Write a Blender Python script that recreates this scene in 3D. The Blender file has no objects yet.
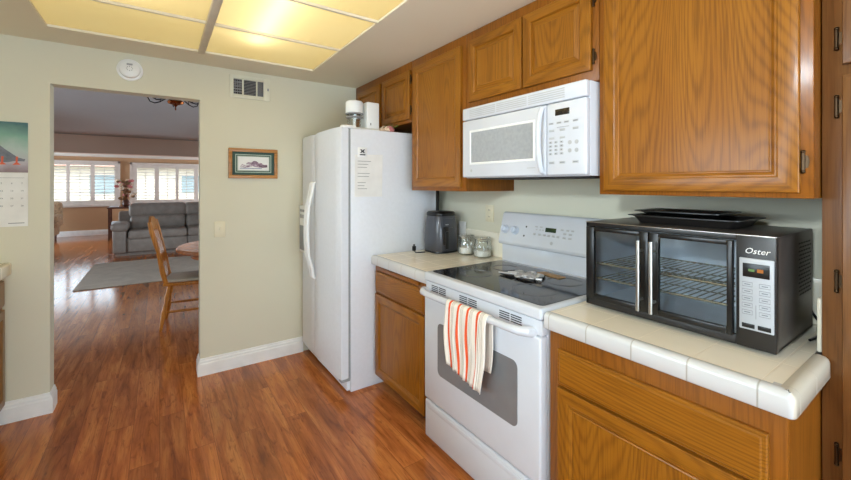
import bpy, bmesh, math, random
from mathutils import Vector, Matrix
random.seed(7)
S = bpy.context.scene
PI = math.pi

# ------------------------------------------------------------------ camera
TH = math.radians(34.55)
cd = bpy.data.cameras.new('camera'); cam = bpy.data.objects.new('camera', cd); S.collection.objects.link(cam)
cam.location = (0, 0, 1.41); cam.rotation_euler = (PI/2, 0, -TH)
cd.sensor_width = 36; cd.lens = 386/851*36; cd.shift_y = -55/851; cd.clip_start = .02; cd.clip_end = 300
S.camera = cam
# ------------------------------------------------------------------ world / exposure
W = bpy.data.worlds.new('world'); S.world = W; W.use_nodes = True
bg = W.node_tree.nodes['Background']
bg.inputs[0].default_value = (.76, .88, 1.0, 1); bg.inputs[1].default_value = 4.0
S.view_settings.view_transform = 'Standard'; S.view_settings.look = 'None'
S.view_settings.gamma = 1; S.view_settings.use_curve_mapping = False
S.view_settings.exposure = 0.27
c = S.cycles
c.use_denoising = True; c.max_bounces = 8; c.diffuse_bounces = 5; c.glossy_bounces = 4
c.transmission_bounces = 8; c.transparent_max_bounces = 12; c.sample_clamp_indirect = 6
c.caustics_reflective = False; c.caustics_refractive = False
LIGHT_PANEL = 2.3      # luminous ceiling strength
LIGHT_TUBE = 9.0
def area(name, loc, rot, sx, sy, power=None, col=(1, 1, 1), portal=False):
    l = bpy.data.lights.new(name, 'AREA'); l.shape = 'RECTANGLE'; l.size = sx; l.size_y = sy; l.color = col
    if portal: l.cycles.is_portal = True
    else: l.energy = power
    o = bpy.data.objects.new(name, l); S.collection.objects.link(o); o.location = loc; o.rotation_euler = rot
    return o
# sky portals (no light of their own): two front windows, the others in added unseen glazing
area('portal_patio', (.25, -2.62, 1.05), (PI/2, 0, 0), 3.0, 2.0, portal=True)
area('portal_sink', (-1.42, 1.15, 1.48), (0, -PI/2, 0), .8, 1.3, portal=True)
area('portal_front_one', (-2.35, 14.24, 1.45), (-PI/2, 0, 0), 2.9, 1.1, portal=True)
area('portal_front_two', (.5, 14.24, 1.45), (-PI/2, 0, 0), 2.5, 1.1, portal=True)
area('portal_dining', (-4.55, 6.5, 1.2), (0, -PI/2, 0), 2.1, 1.8, portal=True)
area('portal_living_left', (-4.55, 12.6, 1.2), (0, -PI/2, 0), 2.1, 2.4, portal=True)
area('portal_living_right', (4.15, 12.6, 1.2), (0, PI/2, 0), 2.1, 2.4, portal=True)
area('portal_dining_right', (4.15, 6.5, 1.2), (0, PI/2, 0), 2.1, 1.8, portal=True)
DAY = (.78, .90, 1.0)   # tint of fill lamps added outside unseen panes to brighten the rooms
area('daylight_patio', (.25, -2.75, 1.05), (PI/2, 0, 0), 3.0, 2.0, 84, DAY)
area('daylight_sink', (-1.55, 1.15, 1.48), (0, -PI/2, 0), .7, 1.2, 22, DAY)
area('daylight_high_window', (-1.50, -.15, 2.075), (0, -PI/2+.12, 0), .2, .34, 55, (.84, .93, 1.0))  # small source for the cabinet shadow edge, behind an added unseen window
area('daylight_dining_left', (-4.75, 6.5, 1.2), (0, -PI/2, 0), 2.1, 1.8, 95, DAY)
area('daylight_dining_right', (4.35, 6.5, 1.2), (0, PI/2, 0), 2.1, 1.8, 95, DAY)
area('daylight_living_left', (-4.75, 12.6, 1.2), (0, -PI/2, 0), 2.1, 2.0, 150, DAY)
area('daylight_living_right', (4.35, 12.6, 1.2), (0, PI/2, 0), 2.1, 2.0, 150, DAY)
sl = bpy.data.lights.new('sun', 'SUN'); sl.energy = 3; sl.angle = .02; sl.color = (1, .95, .86)
so = bpy.data.objects.new('sun', sl); S.collection.objects.link(so)
so.rotation_euler = Vector((-.55, .55, -.62)).to_track_quat('-Z', 'Y').to_euler()

# ------------------------------------------------------------------ materials
def lin(v):
    v /= 255.
    return v/12.92 if v <= .04045 else ((v+.055)/1.055)**2.4
def rgb(c): return (lin(c[0]), lin(c[1]), lin(c[2]), 1)
class NT:
    def __init__(s, name):
        s.m = bpy.data.materials.new(name); s.m.use_nodes = True; s.t = s.m.node_tree
        s.b = s.t.nodes['Principled BSDF']; s.out = s.t.nodes['Material Output']
    def n(s, ty, **k):
        x = s.t.nodes.new(ty)
        for a, b in k.items(): setattr(x, a, b)
        return x
    def l(s, a, b): s.t.links.new(a, b)
    def math(s, op, a, b=None, c=None):
        x = s.n('ShaderNodeMath', operation=op)
        for i, v in enumerate((a, b, c)):
            if v is None: continue
            if isinstance(v, (int, float)): x.inputs[i].default_value = v
            else: s.l(v, x.inputs[i])
        return x.outputs[0]
    def ramp(s, f, stops, interp='LINEAR'):
        x = s.n('ShaderNodeValToRGB'); s.l(f, x.inputs[0]); e = x.color_ramp.elements; x.color_ramp.interpolation = interp
        while len(e) > 1: e.remove(e[0])
        e[0].position = stops[0][0]; e[0].color = stops[0][1]
        for p, c_ in stops[1:]:
            q = e.new(p); q.color = c_
        return x.outputs[0]
    def mix(s, f, a, b, mode='MIX'):
        x = s.n('ShaderNodeMix', data_type='RGBA', blend_type=mode)
        for i, v in ((0, f), (6, a), (7, b)):
            if isinstance(v, (int, float)): x.inputs[i].default_value = v
            elif isinstance(v, tuple): x.inputs[i].default_value = v
            else: s.l(v, x.inputs[i])
        return x.outputs[2]
    def obj(s): return s.n('ShaderNodeTexCoord').outputs['Object']
    def mapping(s, v, sc=(1, 1, 1), loc=(0, 0, 0), rot=(0, 0, 0)):
        x = s.n('ShaderNodeMapping'); s.l(v, x.inputs[0]); x.inputs['Scale'].default_value = sc
        x.inputs['Location'].default_value = loc; x.inputs['Rotation'].default_value = rot
        return x.outputs[0]
    def noise(s, v, scale=1, det=3, rough=.5, dist=0):
        x = s.n('ShaderNodeTexNoise'); s.l(v, x.inputs['Vector']); x.inputs['Scale'].default_value = scale
        x.inputs['Detail'].default_value = det; x.inputs['Roughness'].default_value = rough; x.inputs['Distortion'].default_value = dist
        return x.outputs['Fac']
    def bump(s, h, st=.2, d=.002):
        x = s.n('ShaderNodeBump'); x.inputs['Strength'].default_value = st; x.inputs['Distance'].default_value = d
        s.l(h, x.inputs['Height']); s.l(x.outputs[0], s.b.inputs['Normal'])
    def set(s, **k):
        mp = dict(rough='Roughness', metal='Metallic', spec='Specular IOR Level', coat='Coat Weight', coatr='Coat Roughness', trans='Transmission Weight', ior='IOR', alpha='Alpha')
        for a, v in k.items():
            i = s.b.inputs[mp[a]]
            if isinstance(v, (int, float)): i.default_value = v
            else: s.l(v, i)
    def col(s, v):
        i = s.b.inputs['Base Color']
        if isinstance(v, tuple): i.default_value = v
        else: s.l(v, i)
def M(name, c_, rough=.5, mottle=.03, scale=12, bump=0, **k):
    t = NT(name); t.set(rough=rough, **k)
    o = t.obj(); n = t.noise(o, scale, 3)
    a = rgb(c_); d = tuple(x*(1-mottle*2.2) for x in a[:3])+(1,); u = tuple(min(1, x*(1+mottle)) for x in a[:3])+(1,)
    t.col(t.ramp(n, [(.3, d), (.7, u)]))
    if bump: t.bump(t.noise(o, scale*18, 3), bump, .002)
    return t.m
def wood(name, light, mid, dark, axis='Z', ring=1.0, rough=.36, coat=.18, fine=1.0):
    t = NT(name); o = t.obj(); inf = t.n('ShaderNodeObjectInfo')
    add = t.n('ShaderNodeVectorMath', operation='MULTIPLY_ADD'); comb = t.n('ShaderNodeCombineXYZ')
    for i in range(3): t.l(inf.outputs['Random'], comb.inputs[i])
    t.l(comb.outputs[0], add.inputs[0]); add.inputs[1].default_value = (13, 17, 9); t.l(o, add.inputs[2]); v = add.outputs[0]
    def st(lng, crs): return {'Z': (crs, crs, lng), 'Y': (crs, lng, crs), 'X': (lng, crs, crs)}[axis]
    n1 = t.noise(t.mapping(v, st(.42, 3.2)), 1, 1, .4, .15)
    rings = t.math('SINE', t.math('MULTIPLY', n1, 330*ring)); rings = t.math('MULTIPLY_ADD', rings, .5, .5)
    n2 = t.noise(t.mapping(v, st(5, 230)), 1, 3, .65)
    n3 = t.noise(t.mapping(v, st(.8, 9)), 1, 2, .5)
    pore = t.math('MULTIPLY', n2, t.math('MULTIPLY_ADD', rings, .12, .88))
    base = t.ramp(n3, [(.25, rgb(mid)), (.75, rgb(light))])
    c1 = t.mix(t.math('MULTIPLY', t.math('POWER', rings, 3.0), .26*fine), base, rgb(dark))
    f = t.ramp(pore, [(.44, (0, 0, 0, 1)), (.60, (1, 1, 1, 1))])
    c2 = t.mix(t.math('MULTIPLY', f, .42*fine), c1, rgb(dark))
    t.col(c2); t.set(rough=rough, coat=coat, coatr=.18, spec=.22)
    t.bump(t.math('MULTIPLY', pore, -1), .12, .0008)
    return t.m
OKL, OKM, OKD = (156, 100, 26), (142, 87, 20), (86, 45, 9)
m = {}
m['oak_v'] = wood('oak_vertical', OKL, OKM, OKD, 'Z')
m['oak_h'] = wood('oak_horizontal', OKL, OKM, OKD, 'Y')
m['oak_fv'] = wood('oak_frame_vertical', (146, 87, 22), (132, 76, 17), (82, 42, 8), 'Z', fine=.8)
m['oak_fh'] = wood('oak_frame_horizontal', (146, 87, 22), (132, 76, 17), (82, 42, 8), 'Y', fine=.8)
m['pan_v'] = wood('oak_pantry_vertical', (126, 84, 46), (112, 72, 36), (72, 42, 20), 'Z', fine=.8)
m['pan_h'] = wood('oak_pantry_horizontal', (126, 84, 46), (112, 72, 36), (72, 42, 20), 'Y', fine=.8)
m['lowcab'] = wood('oak_grey_left', (150, 112, 66), (128, 92, 54), (92, 64, 36), 'Z', fine=.7)
m['chair'] = wood('chair_oak', (216, 146, 66), (190, 118, 44), (130, 72, 24), 'Z', ring=.6)
m['table'] = wood('table_oak', (206, 142, 96), (184, 118, 76), (120, 70, 40), 'X', ring=.6, rough=.2)
m['framewood'] = wood('picture_frame_oak', (196, 142, 84), (176, 120, 66), (130, 84, 44), 'X', ring=.4)
def M_wall(name, c_):
    t = NT(name); o = t.obj(); t.set(rough=.62, spec=.3)
    n = t.noise(o, 1.6, 2); a = rgb(c_)
    t.col(t.ramp(n, [(.3, tuple(x*.96 for x in a[:3])+(1,)), (.7, a)]))
    t.bump(t.noise(o, 170, 3, .6), .12, .0012)
    return t.m
m['wall'] = M_wall('wall_sage', (217, 214, 194))
m['wall_tan'] = M_wall('wall_tan', (184, 146, 112))
m['beam'] = M_wall('beam_paint', (222, 200, 184))
m['ceil'] = M_wall('ceiling_paint', (234, 226, 204))
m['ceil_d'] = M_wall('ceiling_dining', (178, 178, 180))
m['white_wall'] = M_wall('ceiling_far', (235, 232, 226))
m['trim'] = M('trim_white', (238, 240, 240), .35)
m['shut'] = M('shutter_offwhite', (206, 194, 186), .45)  # off-white darkened in the colour so the frames look backlit
m['bar'] = M('light_bar', (222, 212, 192), .5)
m['appl'] = M('appliance_white', (206, 210, 218), .22, .008, spec=.5, coat=.3)
m['rangew'] = M('range_enamel', (204, 208, 215), .22, .008, spec=.5, coat=.3)
m['fridge'] = M('fridge_enamel', (222, 226, 234), .36, .012, 40, .04)
m['white_pl'] = M('white_plastic', (236, 238, 238), .38, .01)
m['grey_pl'] = M('grey_plastic', (150, 152, 156), .5)
m['mwwin'] = M('microwave_window', (164, 168, 172), .25, .04, 60)
m['ovenwin'] = M('range_window', (118, 120, 122), .1, .03, coat=.6)
m['slot'] = M('slot_dark', (40, 40, 42), .7)
m['black'] = M('black_plastic', (20, 19, 19), .3)
m['blackm'] = M('black_satin', (32, 29, 28), .38)
m['steel'] = M('brushed_steel', (186, 184, 180), .28, .05, metal=1.0)
m['panel'] = M('silver_panel', (178, 182, 188), .42)
m['chrome'] = M('chrome', (210, 210, 212), .15, metal=1.0)
m['silver'] = M('cast_silver', (200, 200, 202), .3, .1, metal=.6)
m['bronze'] = M('hinge_bronze', (70, 52, 34), .35, metal=.8)
m['brass'] = M('chandelier_brass', (150, 84, 40), .25, metal=1.0)
m['iron'] = M('dark_iron', (40, 38, 40), .4, metal=.6)
m['cream'] = M('cream_plastic', (226, 218, 190), .4)
m['ventp'] = M('painted_register', (220, 219, 200), .5)
m['paper'] = M('paper', (232, 232, 230), .8)
m['ink'] = M('ink_grey', (120, 122, 126), .8)
m['inkdark'] = M('ink_dark', (40, 40, 44), .8)
m['button'] = M('button_grey', (176, 178, 180), .5)
m['buttonline'] = M('button_line', (120, 124, 130), .5)
m['display'] = M('display_dark', (40, 34, 28), .15)
m['displayg'] = M('display_green', (36, 58, 34), .15)
m['fryer'] = M('fryer_grey', (66, 68, 76), .34, coat=.3)
m['flour'] = M('flour', (240, 238, 232), .9, .03, 60, .3)
m['oats'] = M('oats', (190, 172, 140), .9, .15, 120, .5)
m['sofa'] = M('sofa_leather', (154, 144, 136), .5, .08, 9, .15)
m['armch'] = M('floral_fabric', (170, 140, 110), .85, .25, 30)
m['cushion'] = M('seat_cushion', (190, 186, 176), .6)
m['cavity'] = M('oven_cavity', (214, 220, 226), .35, .05)
m['rackw'] = M('rack_wire', (200, 190, 165), .25, .05, metal=.7)
m['hole'] = M('vent_hole', (8, 8, 8), .8)
m['shell'] = M('oven_shell', (84, 78, 74), .3, .06, metal=.5)
m['leaf'] = M('dried_leaf', (120, 84, 50), .8, .3, 30)
m['leafg'] = M('green_leaf', (86, 120, 50), .7, .2, 30)
m['petal'] = M('cream_petal', (228, 206, 184), .8, .08, 30)
m['petalp'] = M('pink_petal', (196, 120, 120), .8, .1, 30)
m['dwood'] = M('dark_wood', (92, 50, 34), .35, .2, 9)
m['book'] = M('book_white', (220, 220, 226), .6)
m['matgreen'] = M('mat_green', (64, 88, 82), .9)
m['matpale'] = M('mat_pale', (176, 190, 178), .9)
m['nosing'] = None
m['cloth_y'] = M('wood_rest', (176, 140, 96), .5, .15, 30)
m['knobw'] = M('knob_white', (206, 214, 228), .3)
m['gask'] = M('gasket', (150, 154, 158), .7)
m['stucco'] = M('house_stucco', (226, 206, 190), .9)
m['roofm'] = M('house_roof', (200, 150, 130), .9, .2, 8)
m['grass'] = M('lawn', (120, 140, 90), .9, .3, 2)
m['road'] = M('street', (200, 200, 205), .9, .1, 2)
m['hglass'] = M('house_glass', (150, 160, 165), .1)

def M_floor():
    t = NT('floor_planks'); o = t.obj()
    br = t.n('ShaderNodeTexBrick'); t.l(t.mapping(o, (1, 1, 1), rot=(0, 0, PI/2)), br.inputs['Vector'])
    br.offset = .37; br.inputs['Scale'].default_value = 1; br.inputs['Brick Width'].default_value = 1.2
    br.inputs['Row Height'].default_value = .125; br.inputs['Mortar Size'].default_value = .0012; br.inputs['Mortar Smooth'].default_value = .3
    br.inputs['Color1'].default_value = (0, 0, 0, 1); br.inputs['Color2'].default_value = (1, 1, 1, 1); br.inputs['Mortar'].default_value = (.5, .5, .5, 1)
    sep = t.n('ShaderNodeSeparateColor'); t.l(br.outputs['Color'], sep.inputs[0]); pid = sep.outputs[0]
    cmb = t.n('ShaderNodeCombineXYZ'); t.l(t.math('MULTIPLY', pid, 7.3), cmb.inputs[0]); t.l(t.math('MULTIPLY', pid, 31.7), cmb.inputs[1])
    va = t.n('ShaderNodeVectorMath', operation='ADD'); t.l(o, va.inputs[0]); t.l(cmb.outputs[0], va.inputs[1]); v = va.outputs[0]
    n1 = t.noise(t.mapping(v, (16, 1.6, 1)), 1, 4, .6, .8)
    n2 = t.noise(t.mapping(v, (150, 6, 1)), 1, 3, .6)
    n3 = t.noise(t.mapping(v, (34, 7, 1)), 1, 3, .6, 1.2)
    c1 = t.ramp(n1, [(.28, rgb((134, 74, 36))), (.5, rgb((190, 114, 60))), (.72, rgb((218, 144, 80)))])
    c2 = t.mix(t.math('MULTIPLY', t.ramp(n2, [(.5, (0, 0, 0, 1)), (.7, (1, 1, 1, 1))]), .4), c1, rgb((110, 54, 28)))
    c3 = t.mix(t.math('MULTIPLY', t.ramp(n3, [(.56, (0, 0, 0, 1)), (.7, (1, 1, 1, 1))]), .55), c2, rgb((104, 50, 28)))
    tint = t.ramp(pid, [(0, (.80, .78, .78, 1)), (1, (1.08, 1.06, 1.03, 1))])
    c4 = t.mix(1.0, c3, tint, 'MULTIPLY')
    c5 = t.mix(t.math('MULTIPLY', br.outputs['Fac'], .6), c4, rgb((60, 30, 20)))
    t.col(c5); t.set(rough=t.math('MULTIPLY_ADD', n1, .08, .09), spec=.42)
    t.bump(t.math('MULTIPLY_ADD', n2, -.35, t.math('MULTIPLY', br.outputs['Fac'], -1)), .12, .001)
    return t.m
m['floor'] = M_floor()
def M_tile(name, c_, grout, s=.155, off=(0, 0, 0), axes='xy', rough=.16, w=.0035):
    t = NT(name); o = t.obj(); g = t.n('ShaderNodeNewGeometry').outputs['Position']
    sx = t.n('ShaderNodeSeparateXYZ'); t.l(t.mapping(g, (1, 1, 1), loc=off), sx.inputs[0])
    d = None
    for a in axes:
        f = t.math('PINGPONG', sx.outputs['xyz'.index(a)], s/2)
        d = f if d is None else t.math('MINIMUM', d, f)
    k = t.ramp(t.math('MULTIPLY', d, 1/w), [(.35, (1, 1, 1, 1)), (.8, (0, 0, 0, 1))])
    n = t.noise(o, 4, 2)
    b = t.mix(n, rgb(c_), tuple(x*.95 for x in rgb(c_)[:3])+(1,))
    t.col(t.mix(k, b, rgb(grout))); t.set(rough=t.math('MULTIPLY_ADD', k, .5, rough)); t.bump(t.math('MULTIPLY', k, -1), .4, .001)
    return t.m
m['tile'] = M_tile('counter_tile', (250, 242, 224), (230, 220, 200), off=(-.016, -.01, 0))
m['nose'] = M_tile('nosing_tile', (206, 207, 207), (168, 164, 156), axes='y', off=(0, -.01, 0))  # whiter hue than the field: the light's colour put into the tile
m['nosex'] = M_tile('nosing_tile_end', (206, 198, 182), (172, 164, 148), axes='x', off=(-.016, 0, 0))
m['splash'] = M_tile('splash_tile', (240, 234, 216), (226, 218, 200), axes='y', off=(0, -.01, 0))
def M_diffuser():
    t = NT('diffuser_acrylic')
    em = t.n('ShaderNodeEmission'); o = t.obj()
    n = t.noise(o, 3, 2)
    t.l(t.ramp(n, [(.3, (1, .78, .34, 1)), (.7, (1, .82, .40, 1))]), em.inputs[0]); em.inputs[1].default_value = .62
    tr = t.n('ShaderNodeBsdfTranslucent'); tr.inputs[0].default_value = (.60, .50, .27, 1)
    ad = t.n('ShaderNodeAddShader'); t.l(em.outputs[0], ad.inputs[0]); t.l(tr.outputs[0], ad.inputs[1])
    t.l(ad.outputs[0], t.out.inputs[0]); return t.m, em
m['diff'], DIFF_EM = M_diffuser()
DIFF_EM.inputs[1].default_value = .26
def M_emit(name, col, st):
    t = NT(name); em = t.n('ShaderNodeEmission'); em.inputs[0].default_value = col; em.inputs[1].default_value = st
    t.l(em.outputs[0], t.out.inputs[0]); return t.m
m['tube'] = M_emit('fluorescent_tube', (1, .95, .85, 1), LIGHT_TUBE)
m['lcd'] = M_emit('lcd_orange', (.9, .35, .1, 1), .5)
m['lcdg'] = M_emit('lcd_green', (.45, .8, .3, 1), .35)
def M_pane():
    t = NT('window_glass'); g = t.n('ShaderNodeBsdfGlossy'); g.inputs['Roughness'].default_value = .02
    tr = t.n('ShaderNodeBsdfTransparent'); tr.inputs[0].default_value = (.95, .97, .97, 1); fr = t.n('ShaderNodeFresnel'); fr.inputs[0].default_value = 1.45
    mx = t.n('ShaderNodeMixShader'); t.l(fr.outputs[0], mx.inputs[0]); t.l(tr.outputs[0], mx.inputs[1]); t.l(g.outputs[0], mx.inputs[2])
    t.l(mx.outputs[0], t.out.inputs[0]); return t.m, tr
m['pane'], _ = M_pane()
def M_darkglass():
    t = NT('tinted_oven_glass'); g = t.n('ShaderNodeBsdfGlossy'); g.inputs['Roughness'].default_value = .03
    tr = t.n('ShaderNodeBsdfTransparent'); tr.inputs[0].default_value = (.92, .95, .97, 1); fr = t.n('ShaderNodeFresnel'); fr.inputs[0].default_value = 1.5
    mx = t.n('ShaderNodeMixShader'); t.l(fr.outputs[0], mx.inputs[0]); t.l(tr.outputs[0], mx.inputs[1]); t.l(g.outputs[0], mx.inputs[2])
    t.l(mx.outputs[0], t.out.inputs[0]); return t.m
m['oglass'] = M_darkglass()
def M_glass():
    t = NT('jar_glass'); g = t.n('ShaderNodeBsdfGlossy'); g.inputs['Roughness'].default_value = .04
    tr = t.n('ShaderNodeBsdfTransparent'); tr.inputs[0].default_value = (.98, .99, .985, 1); lw = t.n('ShaderNodeLayerWeight'); lw.inputs[0].default_value = .35
    mx = t.n('ShaderNodeMixShader'); t.l(t.math('MULTIPLY_ADD', lw.outputs['Fresnel'], .4, .03), mx.inputs[0]); t.l(tr.outputs[0], mx.inputs[1]); t.l(g.outputs[0], mx.inputs[2])
    t.l(mx.outputs[0], t.out.inputs[0]); return t.m
m['glass'] = M_glass()
def M_cooktop():
    t = NT('cooktop_glass'); o = t.obj(); n = t.noise(o, 260, 2, .6)
    t.col(t.ramp(n, [(.55, rgb((34, 34, 37))), (.75, rgb((84, 84, 88)))])); t.set(rough=.06, spec=.6); return t.m
m['burn'] = M('burner_mark', (96, 96, 100), .5)
m['cook'] = M_cooktop()
def M_rug():
    t = NT('rug_pile'); o = t.obj()
    n = t.noise(o, 3, 5, .7, 1); n2 = t.noise(o, 140, 2)
    c1 = t.ramp(n, [(.3, rgb((176, 164, 152))), (.7, rgb((206, 194, 180)))])
    t.col(t.mix(t.math('MULTIPLY', n2, .4), c1, rgb((150, 140, 130)))); t.set(rough=.95, spec=.1); t.bump(n2, .5, .004); return t.m
m['rug'] = M_rug()
def M_towel():
    t = NT('towel_stripes'); g = t.obj(); uv = t.n('ShaderNodeTexCoord').outputs['UV']; s = t.n('ShaderNodeSeparateXYZ'); t.l(uv, s.inputs[0]); u = s.outputs[0]
    white = rgb((232, 226, 216)); org = rgb((226, 92, 52)); gr = rgb((176, 164, 148))
    st = [(0, white), (.39, org), (.60, white), (.74, gr), (.79, white), (.86, gr), (.90, white), (.96, gr)]
    fr_ = t.math('FRACT', t.math('MULTIPLY', u, 4.35))
    t.col(t.ramp(fr_, st, 'CONSTANT')); t.set(rough=.95, spec=.1)
    t.bump(t.noise(g, 400, 2), .5, .002); return t.m
m['towel'] = M_towel()
def M_calpic():
    t = NT('calendar_picture'); o = t.obj(); s = t.n('ShaderNodeSeparateXYZ'); t.l(o, s.inputs[0])
    n = t.noise(o, 9, 3); f = t.math('MULTIPLY_ADD', n, .12, s.outputs[2])
    t.col(t.ramp(t.math('MULTIPLY_ADD', f, 3.0, -1.05), [(.08, rgb((120, 92, 92))), (.28, rgb((176, 166, 172))), (.5, rgb((170, 186, 176))), (.75, rgb((120, 160, 140))), (1, rgb((60, 100, 100)))]))
    t.set(rough=.35); return t.m
m['calpic'] = M_calpic()
m['birdgrey'] = M('bird_grey', (110, 112, 120), .5, .15, 40)
m['birdred'] = M('bird_leg_orange', (214, 92, 50), .5)
def M_print():
    t = NT('print_picture'); o = t.obj(); n = t.noise(t.mapping(o, (14, 1, 30)), 1, 4, .7, 1)
    t.col(t.ramp(n, [(.38, rgb((226, 224, 224))), (.5, rgb((150, 120, 140))), (.62, rgb((96, 70, 86)))])); t.set(rough=.4); return t.m
m['printm'] = M_print()
m['printbg'] = M('print_paper', (228, 228, 226), .4)
m['printfoot'] = M('print_blue', (110, 120, 160), .4)

# ------------------------------------------------------------------ mesh helpers
class MB:
    def __init__(s): s.b = bmesh.new(); s.mi = 0
    def _fin(s, fs, mi):
        for f in fs: f.material_index = mi
    def box(s, x0, x1, y0, y1, z0, z1, bev=0, mi=0, seg=2):
        b = bmesh.new(); bmesh.ops.create_cube(b, size=1)
        for v in b.verts: v.co = Vector(((x0+x1)/2+v.co.x*(x1-x0), (y0+y1)/2+v.co.y*(y1-y0), (z0+z1)/2+v.co.z*(z1-z0)))
        if bev: bmesh.ops.bevel(b, geom=b.edges[:], offset=min(bev, .49*min(abs(x1-x0), abs(y1-y0), abs(z1-z0))), segments=seg, profile=.5, affect='EDGES')
        s._merge(b, mi); return s
    def _merge(s, b, mi, M_=None):
        vm = {}
        for v in b.verts: vm[v] = s.b.verts.new(M_ @ v.co if M_ else v.co)
        for f in b.faces:
            try: nf = s.b.faces.new([vm[v] for v in f.verts]); nf.material_index = mi if mi is not None else f.material_index
            except ValueError: pass
        b.free()
    def add(s, o, M_=None, mi=None): s._merge(o.b, mi, M_); return s
    def tube(s, pts, r, seg=10, mi=0, cap=True, closed=False):
        pts = [Vector(p) for p in pts]; n = len(pts); rs = r if isinstance(r, (list, tuple)) else [r]*n; rings = []
        up = None
        for i, p in enumerate(pts):
            if closed: d = pts[(i+1) % n]-pts[i-1]
            else: d = pts[min(i+1, n-1)]-pts[max(i-1, 0)]
            d.normalize()
            if up is None:
                up = Vector((0, 0, 1)) if abs(d.z) < .9 else Vector((1, 0, 0))
            a = d.cross(up).normalized(); up2 = a.cross(d).normalized(); up = up2
            rings.append([s.b.verts.new(p+(a*math.cos(2*PI*k/seg)+up2*math.sin(2*PI*k/seg))*rs[i]) for k in range(seg)])
        for i in range(n if closed else n-1):
            A, B = rings[i], rings[(i+1) % n]
            for k in range(seg):
                f = s.b.faces.new((A[k], A[(k+1) % seg], B[(k+1) % seg], B[k])); f.material_index = mi
        if cap and not closed:
            for R_ in (rings[0], rings[-1]):
                f = s.b.faces.new(R_); f.material_index = mi
        return s
    def cyl(s, p0, p1, r0, r1=None, seg=20, mi=0): return s.tube([p0, p1], [r0, r0 if r1 is None else r1], seg, mi)
    def lathe(s, prof, c=(0, 0, 0), seg=24, mi=0, axis='Z', sx=1, sy=1):
        rings = []
        for r, h in prof:
            ring = []
            for k in range(seg):
                a = 2*PI*k/seg; u, v = r*math.cos(a)*sx, r*math.sin(a)*sy
                co = {'Z': (u, v, h), 'X': (h, u, v), 'Y': (u, h, v)}[axis]
                ring.append(s.b.verts.new(Vector(c)+Vector(co)))
            rings.append(ring)
        for A, B in zip(rings, rings[1:]):
            for k in range(seg):
                f = s.b.faces.new((A[k], A[(k+1) % seg], B[(k+1) % seg], B[k])); f.material_index = mi
        for R_ in (rings[0], rings[-1]):
            f = s.b.faces.new(R_); f.material_index = mi
        return s
    def prism(s, poly, axis, a0, a1, mi=0, bev=0):
        # poly in the two other axes, in order (x,y) (x,z) or (y,z)
        def co(p, a): return {'Z': (p[0], p[1], a), 'Y': (p[0], a, p[1]), 'X': (a, p[0], p[1])}[axis]
        b = bmesh.new(); A = [b.verts.new(co(p, a0)) for p in poly]; B = [b.verts.new(co(p, a1)) for p in poly]
        n = len(poly); b.faces.new(A); b.faces.new(B[::-1])
        for k in range(n): b.faces.new((A[k], A[(k+1) % n], B[(k+1) % n], B[k]))
        if bev: bmesh.ops.bevel(b, geom=b.edges[:], offset=bev, segments=2, profile=.5, affect='EDGES')
        s._merge(b, mi); return s
    def ball(s, c, r, sx=1, sy=1, sz=1, mi=0, u=14, v=10):
        b = bmesh.new(); bmesh.ops.create_uvsphere(b, u_segments=u, v_segments=v, radius=r)
        for q in b.verts: q.co = Vector((q.co.x*sx+c[0], q.co.y*sy+c[1], q.co.z*sz+c[2]))
        s._merge(b, mi); return s
    def quad(s, a, b, c_, d, mi=0):
        f = s.b.faces.new([s.b.verts.new(p) for p in (a, b, c_, d)]); f.material_index = mi; return s
def link(name, mb, mats, parent=None, loc=None, smooth=True, angle=35):
    me = bpy.data.meshes.new(name); bm_ = mb.b
    bmesh.ops.recalc_face_normals(bm_, faces=bm_.faces[:])
    off = Vector(parent['_w']) if parent is not None and '_w' in parent else Vector(loc if loc is not None else (0, 0, 0))
    for v in bm_.verts: v.co -= off
    bm_.to_mesh(me); bm_.free()
    for mm in (mats if isinstance(mats, (list, tuple)) else [mats]): me.materials.append(m[mm] if isinstance(mm, str) else mm)
    if smooth: me.shade_smooth(); me.set_sharp_from_angle(angle=math.radians(angle))
    o = bpy.data.objects.new(name, me); S.collection.objects.link(o)
    if parent is not None: o.parent = parent; o['_w'] = tuple(off)
    else: o.location = off; o['_w'] = tuple(off)
    return o
def link_shift(mb, dx, dy):
    for v in mb.b.verts: v.co.x += dx; v.co.y += dy
def tag(o, label, cat, group=None, kind=None):
    o['label'] = label; o['category'] = cat
    if group: o['group'] = group
    if kind: o['kind'] = kind
    return o
def thing(name, label, cat, loc, group=None):
    o = bpy.data.objects.new(name, None); S.collection.objects.link(o); o.location = loc; o['_w'] = tuple(loc); o.empty_display_size = .05
    return tag(o, label, cat, group)
def struct(name, mb, mats, loc=(0, 0, 0), **k):
    o = link(name, mb, mats, None, loc, **k); o['kind'] = 'structure'; return o
def sempty(name, loc):
    o = bpy.data.objects.new(name, None); S.collection.objects.link(o); o.location = loc; o['_w'] = tuple(loc); o['kind'] = 'structure'; return o
def dup(root, loc, label=None, rz=None):
    r = root.copy(); S.collection.objects.link(r); r.location = loc
    if rz is not None: r.rotation_euler.z = rz
    if label: r['label'] = label
    for ch in list(root.children):
        q = ch.copy(); S.collection.objects.link(q); q.parent = r
        for g in list(ch.children):
            h = g.copy(); S.collection.objects.link(h); h.parent = q
    return r
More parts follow.
